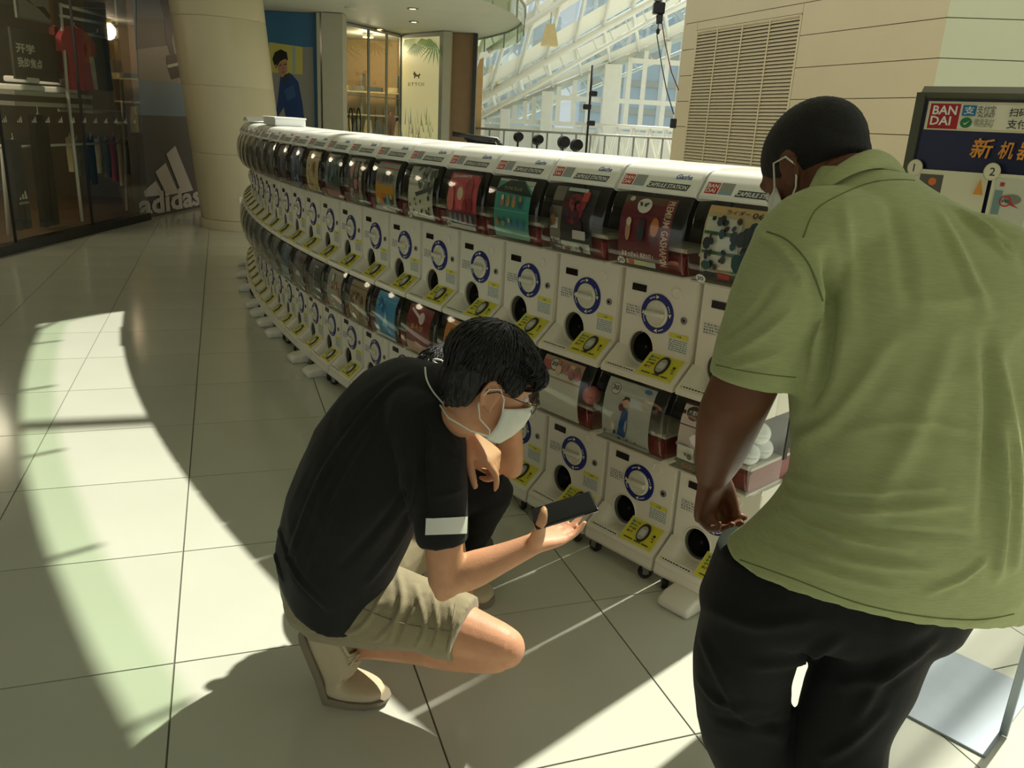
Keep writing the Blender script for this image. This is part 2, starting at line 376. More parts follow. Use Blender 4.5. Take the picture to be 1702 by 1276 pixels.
pr = Print(fn); g = srgb(225, 225, 210)
pr.text('开学', .06, .52, .2, g, bold=.03); pr.text('我的焦点', .06, .24, .2, g, w=.52, bold=.03); pr.build('lettering', bd)
fn, p, q = sheet_x(XA-.12, 20, -30, 88, 42)
bd = thing('picture_poster', 'grey and white picture of a black shoe above the dark board', 'poster', (0, 0, 0))
MB().box(((XA-.12), (p.y+q.y)/2, (p.z+q.z)/2), (.03, q.y-p.y, p.z-q.z)).build('board', mat('poster_grey', srgb(120, 120, 110), .6), bd)
pr = Print(fn); pr.rect(.05, .05, .95, .95, srgb(150, 148, 136)); pr.poly([(.2, .7), (.5, .45), (.75, .5), (.95, .25), (.85, .15), (.6, .4), (.3, .55)], srgb(20, 20, 20)); pr.rect(.9, 0, 1, 1, srgb(150, 96, 60)); pr.build('picture', bd)
# small emblem of the navy trousers
fn, p, q = sheet_x(XA+.32, 26, 316, 46, 338)
pr = Print(fn)
for i in range(3): pr.poly([(.1+.28*i, .35), (.32+.28*i, .35), (.25+.25*i, .55+.2*i), (.12+.25*i, .45+.18*i)], g)
pr.text('adidas', .02, .02, .22, g, w=.95); e = pr.build('emblem', None); e.parent = tn; e.matrix_parent_inverse = Matrix.Translation(-Vector(tn.location))
for k, (x, y, zz) in enumerate(((-7.2, 10.2, 2.95), (-7.2, 7.2, 2.95))):  # lamps added to brighten the shop interior, no fittings seen there
    t = thing('added_lamp', 'round ceiling lamp added to light the sportswear shop', 'lamp', (x, y, zz), group='added sportswear shop ceiling lamps')
    MB().lathe([(0, 0), (.12, 0), (.12, .06), (0, .06)], (0, 0, 0)).build('housing', 'white_paint', t, 40)
    MB().lathe([(0, -.004), (.1, -.004)], (0, 0, 0)).build('bulb', 'bulb', t)
    ld = bpy.data.lights.new('added_lamp_light', 'POINT'); ld.energy = 50; ld.color = (1, .86, .65); ld.shadow_soft_size = .4
    lo = bpy.data.objects.new('added_lamp_light', ld); COL.objects.link(lo); lo.parent = t; lo.location = (0, 0, -.14)
# graphic wall with the three-bar logo
A0, A1 = Vector((-5.48, 11.9, 0)), Vector((-5.35, 14.2, 0))
ad = thing('graphic_wall', 'tall printed wall panel with three slanted bars and lower case lettering', 'sign', (0, 0, 0))
du = (A1-A0); wn = Vector((du.y, -du.x, 0)).normalized(); W_ = du.length; du.normalize()
MB().prism([(0, 0), (W_, 0), (W_, 3.04), (0, 3.04)], lambda p: A0+du*p[0]+Vector((0, 0, p[1])), lambda p: A0+du*p[0]+Vector((0, 0, p[1]))-wn*.12).build('panel', mat('panel_grey', srgb(92, 90, 92), .5), ad)
def onwallp(px, py, O, n):
    d = ray(px, py); t = (O-CAM).dot(n)/d.dot(n); return CAM+d*t
def adp(px, py): q = onwallp(px, py, A0, wn)-A0; return (q.dot(du), q.z)
pr = Print(lambda u, v, k: A0+du*u+Vector((0, 0, v))+wn*k, .001)
pr.rect(.02, 1.44, W_, 3.03, srgb(128, 148, 168)); pr.rect(.02, .02, W_, 1.44, srgb(98, 95, 98)); pr.rect(.02, 2.05, .16, 3.03, srgb(176, 140, 160))
pr.poly([adp(228, 78), adp(300, 70), adp(306, 140), adp(230, 132)], srgb(158, 148, 140))
pr.poly([adp(226, 30), adp(290, 30), adp(285, 75), adp(226, 82)], srgb(62, 60, 66)); pr.poly([adp(226, 0), adp(290, 0), adp(290, 32), adp(226, 30)], srgb(88, 108, 130))
pr.poly([adp(262, -10), adp(288, -10), adp(292, 40), adp(284, 60), adp(290, 92), adp(282, 90), adp(274, 60), adp(272, 30)], srgb(30, 38, 72))
pr.poly([adp(276, 92), adp(292, 90), adp(299, 128), adp(284, 132), adp(276, 104)], srgb(26, 30, 34)); pr.poly([adp(276, 108), adp(294, 104), adp(295, 109), adp(278, 113)], srgb(200, 205, 190))
lg = srgb(206, 200, 200)
for q4 in (((238, 318), (258, 300), (271, 324), (240, 327)), ((257, 286), (274, 270), (296, 321), (276, 324)), ((275, 256), (290, 242), (320, 316), (301, 321))):
    pr.poly([adp(*c) for c in q4], lg)
(u0, v0), (u1, v1) = adp(231, 361), adp(334, 350)
hh = adp(265, 322)[1]-adp(265, 352)[1]
pr.text('adidas', u0, v0+.0, hh*1.22, lg, w=u1-u0, bold=.035)
pr.build('graphic', ad)
# ------------------------------------------------------------------ poster wall, pillar, children clothes shop
bw = thing('poster_wall', 'blue and grey poster wall with a boy in a blue jacket behind the column', 'poster', (0, 0, 0))
P0, P1 = at(425, 150, 13.5), at(531, 150, 13.5)
MB().box(((P0.x+P1.x)/2, 13.56, 1.52), (P1.x-P0.x, .12, 3.04)).build('board', mat('poster_blue', srgb(52, 104, 142), .5, var=.06, vscale=1.5), bw)
def bp(px, py): p = at(px, py, 13.498); return (p.x, p.z)
pr = Print(lambda u, v, k: Vector((u, 13.497-k, v)), .001)
def pp(cs, c): pr.poly([bp(*q) for q in cs], c)
pp(((426, 78), (520, 78), (524, 240), (426, 240)), srgb(138, 138, 134)); pp(((447, 70), (503, 78), (503, 124), (447, 120)), srgb(190, 180, 96)); pp(((486, 76), (491, 77), (491, 122), (486, 121)), srgb(150, 165, 160))
pp(((466, 128), (484, 122), (496, 136), (503, 172), (506, 202), (476, 202), (472, 178), (462, 194), (459, 188), (462, 165)), srgb(30, 60, 112))
pp(((472, 150), (488, 140), (492, 160), (478, 168)), srgb(52, 84, 130)); pp(((467, 128), (482, 120), (480, 132), (472, 140)), srgb(40, 60, 70))
pp(((460, 104), (477, 100), (478, 118), (470, 129), (464, 124)), srgb(172, 130, 104)); pp(((453, 98), (457, 87), (467, 82), (477, 87), (479, 101), (474, 98), (466, 102), (462, 108), (459, 113), (456, 108)), srgb(24, 22, 20)); pp(((464, 109), (469, 107), (469, 108.5), (464, 110.5)), srgb(40, 28, 24)); pp(((472, 106.5), (477, 106), (477, 107.5), (472, 108)), srgb(40, 28, 24)); pp(((468, 119), (474, 118.5), (473, 121), (469, 121.3)), srgb(150, 84, 76)); pp(((470, 110), (472, 110), (473, 116), (470.5, 116.5)), srgb(150, 108, 86)); pp(((456, 108), (460, 107), (461, 114), (458, 114)), srgb(160, 116, 92))
pr.build('picture', bw)
c0, c1 = at(536, 150, 13.3), at(570, 150, 13.3)
struct('trim_2', MB().box(((c0.x+c1.x)/2, 13.45, 1.52), (c1.x-c0.x, .3, 3.04)).box((c0.x-.06, 13.46, 1.52), (.05, .26, 3.04)), mat('pillar_grey', srgb(168, 166, 148), .5, var=.03))
G0 = at(570, 150, 14.3); K = at(665, 150, 16.0); LB = at(735, 150, 15.0); B1 = at(785, 150, 15.2)
for q in (G0, K, LB, B1): q.z = 0
struct('wall_back', MB().prism([(-5.2, 17.6), (B1.x+.05, 17.6), (B1.x+.05, 17.7), (-5.2, 17.7)], lambda p: (*p, 0), lambda p: (*p, 3.05)), 'warm_wall')
w = struct('window_20', MB().add([G0, K, K+Vector((0, 0, 3.04)), G0+Vector((0, 0, 3.04))], [(0, 1, 2, 3)]), 'shop_glass')
for f_ in (.0, .42, .74, 1.0):
    p = G0.lerp(K, f_); MB().tube([p, p+Vector((0, 0, 3.04))], .025, 4).build('mullion', 'grey_frame', w)
MB().tube([G0+Vector((0, 0, 3.02)), K+Vector((0, 0, 3.02))], .03, 4).build('head_rail', 'grey_frame', w)
MB().tube([G0.lerp(K, .0)+Vector((0, 0, 1.93)), G0.lerp(K, 1)+Vector((0, 0, 1.93))], .012, 4).build('door_rail', 'grey_frame', w)
hd = K-G0; hd.normalize()
for px in (579, 592):
    c = onwallp(px, 202, G0, Vector((hd.y, -hd.x, 0)))+Vector((hd.y, -hd.x, 0))*.05
    MB().tube([c+hd*.06*math.cos(2*PI*i/20)+Vector((0, 0, .22*math.sin(2*PI*i/20))) for i in range(21)], .012, 6, False).build('door_handle', 'black_metal', w, True)
# interior of that shop
ish = thing('shop_shelving', 'warm lit wooden wall shelving inside the children clothes shop', 'shelf', (0, 0, 0))
for z in (1.15, 1.62, 2.05): MB().box((-2.95, 17.1, z), (2.6, .4, .03)).build('board', 'cloth_cream', ish)
for x in (-4.1, -3.3, -2.6, -1.8): MB().box((x, 17.3, 1.2), (.03, .4, 2.4)).build('upright', 'grey_frame', ish)
for i in range(11):
    x = -4.0+i*.2
    hang_m = ('cloth_cream', 'cloth_blue', 'cloth_cream', 'cloth_grey', 'cloth_cream', 'cloth_blue', 'cloth_grey', 'cloth_cream', 'cloth_red', 'cloth_cream', 'cloth_grey')[i]
    m = MB().prism([(.0, 0), (.3, .03), (.6, 0), (1, .04), (.95, .6), (.75, .95), (.5, 1), (.25, .95), (.05, .6)], lambda p: (x+p[0]*.18, 16.86, 1.05+p[1]*.5), lambda p: (x+p[0]*.18, 16.77, 1.05+p[1]*.5))
    m.build('child_garment', hang_m, None, label='small garment hanging on the wall shelving of the children clothes shop', cat='clothing', group='garments in the children clothes shop')
for i in range(6):
    MB().box((-4.0+i*.33, 17.1, 2.11), (.24, .25, .09), .01).build('folded_garment', ('cloth_blue', 'cloth_cream', 'cloth_grey')[i % 3], None, label='small folded garment on the upper board of the shop shelving', cat='clothing', group='folded garments on the shop shelving')
ct = thing('shop_counter', 'pale glass-front counter inside the children clothes shop', 'counter', (-2.6, 16.6, 0))
MB().box((0, 0, .6), (.7, .3, 1.2), .02).build('body', 'cloth_grey', ct); MB().box((0, 0, 1.22), (.76, .36, .04)).build('top', 'white_paint', ct)
vz = MB().lathe([(0, 0), (.05, 0), (.07, .12), (.085, .25), (.06, .38), (.02, .46), (0, .47)], (-2.62, 16.55, 1.24), n=16).build('red_ornament', mat('ornament_red', srgb(110, 40, 30), .5), None, True, label='tall rounded red ornament standing on the pale shop counter', cat='ornament')
ld = bpy.data.lights.new('shop_light', 'POINT'); ld.energy = 34; ld.color = (1, .8, .52); ld.shadow_soft_size = .15
t = thing('pendant_downlight', 'warm round ceiling lamp inside the children clothes shop', 'lamp', (-3.0, 16.2, 2.98))
MB().lathe([(0, 0), (.1, 0), (.1, .06), (0, .06)], (0, 0, 0)).build('housing', 'white_paint', t, 40); MB().lathe([(0, -.004), (.09, -.004)], (0, 0, 0)).build('bulb', 'bulb', t)
lo = bpy.data.objects.new('shop_light', ld); COL.objects.link(lo); lo.parent = t; lo.location = (0, 0, -.14)
# light box with palm leaves
lb = thing('light_box', 'tall glowing cream light box with palm leaves and a small dark horse emblem', 'sign', (0, 0, 0))
ld_ = LB-K; LW = ld_.length; ld_.normalize(); ln = Vector((ld_.y, -ld_.x, 0))
MB().prism([(0, .2), (LW, .2), (LW, 3.04), (0, 3.04)], lambda p: K+ld_*p[0]+Vector((0, 0, p[1])), lambda p: K+ld_*p[0]+Vector((0, 0, p[1]))-ln*.15).build('frame', 'grey_frame', lb)
lp = Print(lambda u, v, k: K+ld_*u+Vector((0, 0, v))+ln*k, .0012)
def lbp(px, py): q = onwallp(px, py, K, ln)-K; return (q.dot(ld_), q.z)
lp.poly([lbp(669, 64), lbp(731, 60), lbp(727, 260), lbp(667, 260)], srgb(218, 212, 158))
random.seed(3)
def frond(px, py, ang, L, c, n=9):
    for i in range(n):
        a = ang+(i-n/2)*.22; x1, y1 = px+math.cos(a)*L, py+math.sin(a)*L
        lp.poly([lbp(px, py), lbp((px+x1)/2-math.sin(a)*1.2, (py+y1)/2+math.cos(a)*1.2), lbp(x1, y1), lbp((px+x1)/2+math.sin(a)*1.2, (py+y1)/2-math.cos(a)*1.2)], c)
frond(690, 72, 1.5, 24, srgb(70, 110, 52)); frond(716, 64, 1.9, 26, srgb(96, 128, 66)); frond(726, 70, 1.9, 40, srgb(84, 120, 60), 6); frond(676, 66, 1.0, 18, srgb(120, 146, 80)); frond(704, 64, 1.4, 18, srgb(110, 140, 70))
for i in range(46):
    x = random.uniform(669, 725); y = random.uniform(205, 250); h = random.uniform(6, 34)
    lp.poly([lbp(x, y), lbp(x+random.uniform(.8, 2.5), y), lbp(x+random.uniform(-3, 3), y-h)], random.choice((srgb(150, 152, 96), srgb(120, 132, 80), srgb(168, 160, 104), srgb(90, 100, 60))))
dk = srgb(70, 60, 30)
lp.poly([lbp(*c) for c in ((695, 124), (697, 119), (699, 122), (701, 125), (704, 125), (706, 122), (707, 126), (705, 128), (706, 131), (704, 131), (703, 128), (699, 128), (698, 131), (696, 130), (697, 127))], dk)
a_, b_ = lbp(687, 143.5), lbp(713, 141.5)
lp.text('ETTOI', a_[0], a_[1], .055, dk, w=b_[0]-a_[0], bold=0)
lp.mb.build('picture', print_mat('print_lit', .4, .32), lb)
d0 = at(735, 150, 15.0); d1 = at(748, 150, 15.0); d2 = at(785, 150, 15.2)
struct('trim_3', MB().box(((d0.x+d1.x)/2, 15.05, 1.52), (d1.x-d0.x, .12, 3.04)), 'pillar_grey')
struct('wall_front', MB().box(((d1.x+d2.x)/2, 15.25, 1.52), (d2.x-d1.x, .12, 3.04)), 'brown_wall')
struct('trim_4', MB().box((d2.x+.03, 15.2, 1.52), (.07, .2, 3.04)), 'dark_frame')
# ------------------------------------------------------------------ big beige wall with ventilation grille
WL, WC = Vector((2.59, 15, 0)), Vector((4.52, 9.74, 0)); wd_ = (WC-WL); WLEN = wd_.length; wd_.normalize(); wnrm = Vector((wd_.y, -wd_.x, 0)); 
if wnrm.dot(CAM-WL) < 0: wnrm = -wnrm
def onw(px, py): q = onwallp(px, py, WL, wnrm)-WL; return q.dot(wd_), q.z
wr = struct('wall_right', MB().prism([(0, 0), (WLEN, 0), (WLEN, 6), (0, 6)], lambda p: WL+wd_*p[0]+Vector((0, 0, p[1])), lambda p: WL+wd_*p[0]+Vector((0, 0, p[1]))-wnrm*.25), 'groove')
g0u, gtop = onw(1161, 56); g1u, _ = onw(1335, 25); gbot = .85; gtop = 3.2
def panel(u0, u1, z0, z1, D, O, n, par, m):
    g = .005
    return MB().prism([(u0+g, z0+g), (u1-g, z0+g), (u1-g, z1-g), (u0+g, z1-g)], lambda p: O+D*p[0]+Vector((0, 0, p[1])), lambda p: O+D*p[0]+Vector((0, 0, p[1]))+n*.025).build('panel', m, par)
zj = [0, .89, 1.71, 2.12, 2.53, 2.94, 3.35, 3.76, 4.6, 6]
for a, b in zip(zj, zj[1:]):
    if b <= gtop and a >= gbot or (a < gtop and b > gbot):
        panel(0, g0u-.02, a, b, wd_, WL, wnrm, wr, 'beige_wall'); panel(g1u+.02, WLEN+.02, a, b, wd_, WL, wnrm, wr, 'beige_wall')
        if a < gtop < b: panel(g0u-.02, g1u+.02, gtop+.02, b, wd_, WL, wnrm, wr, 'beige_wall')
    else: panel(0, WLEN+.02, a, b, wd_, WL, wnrm, wr, 'beige_wall')
W2 = Vector((.987, -.157, 0)).normalized(); n2 = Vector((W2.y, -W2.x, 0)); n2 = n2 if n2.dot(CAM-WC) > 0 else -n2
wr2 = struct('wall_right_return', MB().prism([(0, 0), (9, 0), (9, 6), (0, 6)], lambda p: WC+W2*p[0]+Vector((0, 0, p[1])), lambda p: WC+W2*p[0]+Vector((0, 0, p[1]))-n2*.25), 'groove')
for a, b in zip(zj, zj[1:]):
    for k in range(4): panel(k*2.25-.02*(k == 0), (k+1)*2.25, a, b, W2, WC, n2, wr2, 'beige_green_wall')
gr = thing('ventilation_grille', 'large beige ventilation grille with horizontal slats in the wall', 'grille', (0, 0, 0))
def gp(u, z, o=0): return WL+wd_*u+Vector((0, 0, z))+wnrm*o
MB().add([gp(g0u, gbot, .004), gp(g1u, gbot, .004), gp(g1u, gtop, .004), gp(g0u, gtop, .004)], [(0, 1, 2, 3)]).build('backing', 'dark_gap', gr)
for a, b in (((g0u, gbot), (g0u, gtop)), ((g1u, gbot), (g1u, gtop)), ((g0u, gtop), (g1u, gtop)), ((g0u, gbot), (g1u, gbot))):
    MB().tube([gp(*a, .02), gp(*b, .02)], .02, 4).build('frame', 'slat_beige', gr)
for k in (.235, .49, .745):
    u = g0u+(g1u-g0u)*k; MB().tube([gp(u, gbot, .03), gp(u, gtop, .03)], .014, 4).build('mullion', 'slat_beige', gr)
ns = 47; L = g1u-g0u
sl = MB().prism([(0, 0), (.028, -.034), (.034, -.030), (.006, .006)], lambda p: (0, p[0], p[1]), lambda p: (L, p[0], p[1])).mesh('slat', 'slat_beige')
ang = math.atan2(wd_.y, wd_.x)
sgn = 1 if (Matrix.Rotation(ang, 3, 'Z') @ Vector((0, 1, 0))).dot(wnrm) > 0 else -1
for k in range(ns):
    o = obj('slat', sl, gr, loc=gp(g0u, gbot+.05+(gtop-gbot-.07)*k/(ns-1), .0), rz=ang); o.scale = (1, sgn, 1)
# ------------------------------------------------------------------ glazed atrium beyond: end wall, sloping roof, truss, lamps
GY = 26.0
def g(px, py, Y=GY): return at(px, py, Y)
gw = struct('wall_atrium', MB().box((g(980, 215).x, GY+.1, g(980, 215).z-.55), (14, .2, 1.1)), 'white_paint')
def roofz(x):                                  # underside of the sloping roof above the end wall
    a, b = g(840, 181), g(1135, 60); return a.z+(b.z-a.z)*(x-a.x)/(b.x-a.x)
zb = g(980, 208).z; zt1 = g(980, 165).z; zt2 = g(1090, 103).z
cols = [(800, 13), (840, 15), (908, 18), (1012, 26), (1160, 30)]
mull = [855, 872, 887, 926.6, 952, 976, 1040, 1064.6, 1100, 1134]
for px, w in cols:
    x = g(px, 190).x; MB().box((x, GY-.15, (roofz(x)+.0)/2+.0), (w*.0195, .35, roofz(x)), .02).build('column', 'white_paint', gw)
for px in mull:
    x = g(px, 190).x; z = max(roofz(x), zb+.2); MB().box((x, GY, (zb+z)/2), (.13, .14, z-zb)).build('mullion', 'white_paint', gw)
x0, x1 = g(790, 190).x, g(1175, 190).x
for z in (zb, zt1, zt2):
    xs = [x for x in [x0+(x1-x0)*i/60 for i in range(61)] if roofz(x) > z+.05]
    if xs: MB().box(((xs[0]+x1)/2, GY-.01, z), (x1-xs[0], .16, .13)).build('transom', 'white_paint', gw)
xs = sorted([g(px, 190).x for px in mull]+[g(c[0], 190).x for c in cols])
for a, b in zip(xs, xs[1:]):
    za, zb_ = roofz(a), roofz(b)
    if zb_ > zb+.15: MB().add([(a, GY+.02, .9), (b, GY+.02, .9), (b, GY+.02, zb_), (a, GY+.02, max(za, zb))], [(0, 1, 2, 3)]).build('pane', 'window_glass', gw)
# roof: ruled between sloping rafters
lines = [(26.2, g(780, 206, 26.2), g(1160, 50, 26.2)), (20, at(770, 180, 20), at(1150, -37, 20)), (15.5, at(812, 43, 15.5), at(1180, -210, 15.5))]
def roof(i, u): return lines[i][1].lerp(lines[i][2], u)
rf = struct('ceiling_atrium', MB().tube([roof(0, -.1), roof(0, 1.1)], .12, 6), 'white_paint')
for i in range(3):
    MB().tube([roof(i, (-.15, -.05, 0)[i]), roof(i, 1.15)], .09, 8).build('rafter', 'white_paint', rf, True)
    MB().tube([roof(i, (-.15, -.05, 0)[i])-Vector((0, 0, .42)), roof(i, 1.15)-Vector((0, 0, .42))], .05, 8).build('rafter_chord', 'white_paint', rf, True)
    for k in range(15):
        u = k/14; a = roof(i, u); b = roof(i, min(1.1, u+.035))-Vector((0, 0, .42))
        MB().tube([a, b], .02, 6).build('strut', 'white_paint', rf, True)
for k in range(9):
    u = k/8
    for i in range(2): MB().tube([roof(i, u)+Vector((0, 0, .06)), roof(i+1, u)+Vector((0, 0, .06))], .045, 6).build('purlin', 'white_paint', rf, True)
for i in range(2):
    for k in range(8):
        for r in range(4):
            q = [roof(i, k/8).lerp(roof(i+1, k/8), r/4), roof(i, (k+1)/8).lerp(roof(i+1, (k+1)/8), r/4), roof(i, (k+1)/8).lerp(roof(i+1, (k+1)/8), (r+1)/4), roof(i, k/8).lerp(roof(i+1, k/8), (r+1)/4)]
            q = [p+Vector((0, 0, .14)) for p in q]
            gl = r in (1, 3)
            MB().add(q, [(0, 1, 2, 3)]).build('skylight_pane' if gl else 'roof_panel', 'roof_glass' if gl else 'white_paint', rf)
# tie beams of the skylight high over the walkway edge and the machines
def tie_beam(p0, p1, z, r, ext):
    a, b = onz(*p0), onz(*p1); d = (b-a).normalized(); k = z/-SUN_DIR.z
    a, b = a-d*ext-SUN_DIR*k, b+d*ext-SUN_DIR*k; MB().tube([a, b], r, 8).build('tie_beam', 'white_paint', rf, True)
tie_beam((40, 708), (300, 696), 7.0, .075, 1.5); tie_beam((1653, 1044), (1581, 1109), 6.0, .03, 1.2); tie_beam((1702, 1078), (1628, 1153), 6.0, .04, 1.2)
# buildings outside the glass
for x, w, h, y in ((-3, 9, 11, 48), (8, 10, 16, 52), (19, 9, 9, 46)):
    b = thing('office_building', 'pale blue glazed office building outside the atrium windows', 'building', (x, y, -4), group='office buildings outside the atrium')
    MB().box((0, 0, h/2), (w, 5, h)).build('tower', mat('office_blue', srgb(196, 212, 220), .3, var=.08, vscale=1), b)
    for k in range(int(w)): MB().box((-w/2+.5+k, -2.55, h/2), (.22, .15, h)).build('fin', 'white_paint', b)
    for k in range(int(h/1.5)): MB().box((0, -2.54, .7+k*1.5), (w, .1, .3)).build('spandrel', 'plaster', b)
# pendant lamps with tapered shades
for px, py, Y, wpx, hpx, l in ((914, 58, 17, 26, 30, 'cream tapered pendant lamp hanging under the upper roof bay'), (818, 124, 20, 20, 26, 'cream tapered pendant lamp hanging low by the dark door post')):
    c = at(px, py, Y); s = Y/F_PX*1.02
    t = thing('pendant_lamp', l, 'lamp', c)
    w, h = wpx*s/2, hpx*s/2
    m = MB().prism([(-w, -w), (w, -w), (w, w), (-w, w)], lambda p: (p[0], p[1], -h), lambda p: (p[0]*.5, p[1]*.5, h)); m.build('shade', 'lamp_shade', t)
    MB().tube([(0, 0, h), (0, 0, h+1.5)], .008, 5).build('cord', 'grey_frame', t)
# lattice truss standing in front of the window wall
TY = 19.0
tr = thing('lattice_truss', 'white metal lattice truss lying across the atrium floor', 'truss', (0, 0, 0))
a, b = at(958, 205, TY), at(1122, 214, TY); a2, b2 = at(958, 262, TY), at(1122, 268, TY)
for p, q in ((a, b), (a2, b2)):
    for dy in (0, .35): MB().tube([p+Vector((0, dy, 0)), q+Vector((0, dy, 0))], .035, 6).build('chord', 'white_paint', tr, True)
for k in range(12):
    u, v = k/12, (k+1)/12
    p, q = (a.lerp(b, u), a2.lerp(b2, v)) if k % 2 else (a2.lerp(b2, u), a.lerp(b, v))
    MB().tube([p, q], .022, 6).build('diagonal', 'white_paint', tr, True)
    MB().tube([p+Vector((0, .35, 0)), q+Vector((0, .35, 0))], .022, 6).build('diagonal', 'white_paint', tr, True)
for k in (.16, .84):
    p = a2.lerp(b2, k); MB().tube([p, (p.x, p.y, 0)], .03, 6).build('leg', 'white_paint', tr, True)
rl = thing('railing', 'thin pale metal railing in front of the atrium windows', 'railing', (0, 0, 0))
r0, r1 = at(790, 213, 17.5), at(1126, 231, 17.5)
MB().tube([r0, r1], .025, 6).build('top_rail', 'grey_frame', rl, True)
MB().tube([r0-Vector((0, 0, .5)), r1-Vector((0, 0, .5))], .012, 6).build('mid_rail', 'grey_frame', rl, True)
for k in range(15):
    p = r0.lerp(r1, k/14); MB().tube([p, (p.x, p.y, 0)], .02, 6).build('post', 'grey_frame', rl, True)
def equip(px, py0, py1, w, Y, label, name='stage_lamp'):
    c = at(px, (py0+py1)/2, Y); h = (py1-py0)/F_PX*Y
    t = thing(name, label, 'stage lamp', (c.x, c.y, 0))
    MB().tube([(0, 0, .02), (0, 0, c.z)], .02, 6).build('stand', 'black_metal', t, True)
    for k in range(3): MB().tube([(0, 0, .5), (.3*math.cos(k*2.1), .3*math.sin(k*2.1), .02)], .014, 5).build('leg', 'black_metal', t, True)
    MB().lathe([(0, -h/2), (w*.6, -h/2), (w, 0), (w*.8, h/2), (0, h/2)], (0, 0, c.z), (0.4, -1, .2), 14).build('head', 'black_metal', t, 40)
equip(861, 220, 236, .1, 16.5, 'small dark stage lamp on a stand beside the first atrium column')
equip(893, 222, 244, .1, 16.2, 'dark stage lamp on a stand between the atrium columns')
equip(936, 228, 246, .13, 16.6, 'wide dark stage lamp on a stand before the middle windows')
equip(957, 232, 252, .12, 15.8, 'dark stage lamp leaning at the end of the white lattice truss')
t = thing('light_pole', 'thin dark vertical pole with clamps rising beside the lattice truss', 'pole', (at(978, 200, 17).x, 17, 0))
z1 = at(978, 108, 17).z
MB().tube([(0, 0, 0), (0, 0, z1)], .025, 6).build('mast', 'black_metal', t, True)
for k, z in enumerate((1.7, 2.0, 2.25)): MB().box((.05*(-1)**k, -.05, z), (.16, .12, .1), .02).build('clamp', 'black_metal', t)
for k in range(3): MB().tube([(0, 0, .8), (.45*math.cos(k*2.1), .45*math.sin(k*2.1), 0)], .016, 5).build('leg', 'black_metal', t, True)
# hoist with cables
h0 = at(1095, 14, 13.2)
hs = thing('hoist_motor', 'dark chain hoist hanging from the roof beside the beige wall', 'hoist', h0)
MB().box((0, 0, 0), (.17, .15, .16), .02).build('motor', 'black_metal', hs); MB().box((.03, 0, -.14), (.08, .1, .14), .02).build('gearbox', 'dark_frame', hs)
MB().lathe([(.02, 0), (.06, .02), (.06, .08), (.02, .1)], (-.02, 0, .08)).build('drum', 'grey_frame', hs, 40)
MB().tube([(0, 0, .15), (0, 0, 1.6)], .012, 5).build('hanger_rod', 'black_metal', hs)
rel = lambda px, py: at(px, py, 13.2)-h0
MB().tube([rel(1096, 25), rel(1092, 60), rel(1100, 110), rel(1108, 150), rel(1120, 190)], .009, 5).build('cable', 'cloth_blue', hs, True)
MB().tube([rel(1098, 25), rel(1105, 70), rel(1116, 120), rel(1128, 150)], .008, 5).build('cable', 'cloth_red', hs, True)
MB().tube([rel(1092, 25), rel(1092, 40)], .012, 5).build('cable', 'black_metal', hs, True)
MB().lathe([(0, 0), (.025, .02), (.03, .07), (0, .1)], rel(1093, 58), n=10).build('hook', 'black_metal', hs, True)
MB().box(rel(1119, 205), (.09, .08, .14), .01).build('plug_box', 'black_metal', hs)
# black slatted bench just behind the row
bn = thing('slatted_bench', 'black metal bench with thin slats behind the capsule machines', 'bench', (0, 0, 0))
b0, b1 = at(752, 222, 9.0), at(826, 232, 9.0)
MB().tube([b0, at(776, 226, 9.0), b1, at(834, 246, 9.0)], .028, 6).build('arm_rail', 'black_metal', bn, True)
MB().tube([at(772, 229, 9.0), at(822, 233, 9.0)], .022, 6).build('rail', 'black_metal', bn, True)
for k in range(16):
    p = at(776+k*3, 232+k*.3, 9.0); q = at(776+k*3+6, 246, 9.0); MB().tube([p, q], .008, 4).build('slat', 'black_metal', bn)
for px in (776, 830):
    p = at(px, 236, 9.0); MB().tube([p, (p.x, p.y, 0)], .025, 6).build('leg', 'black_metal', bn, True)
# ------------------------------------------------------------------ capsule machines
mat('machine_white', srgb(236, 231, 214), .32, var=.015, vscale=4)
mat('cap_white', srgb(244, 244, 236), .22, var=.01)
mat('knob_white', srgb(222, 220, 200), .18, var=.02, coat=.4)
mat('ring_blue', srgb(26, 34, 120), .35, var=.03); mat('display_dark', srgb(34, 28, 22), .15, var=.1)
mat('hole_dark', srgb(26, 26, 24), .12, var=.1); mat('hole_wall', srgb(120, 116, 102), .5, var=.05)
mat('lock_metal', srgb(140, 136, 126), .35, metal=.6); mat('drum_red', srgb(128, 44, 40), .4, var=.06)
mat('inside_dark', srgb(58, 54, 48), .7, var=.1); mat('inside_white', srgb(206, 200, 184), .5)
mat('rubber', srgb(24, 24, 24), .6, var=.1); mat('foot_white', srgb(228, 226, 212), .35, var=.02)
mat('capsule_white', srgb(228, 232, 232), .2); mat('capsule_pink', srgb(214, 130, 130), .25)
Y_ = srgb(222, 214, 60); Y2 = srgb(240, 236, 150); INK = srgb(60, 58, 50); RED = srgb(200, 34, 44); CW = srgb(238, 240, 232)
HW = .164
UP = {}
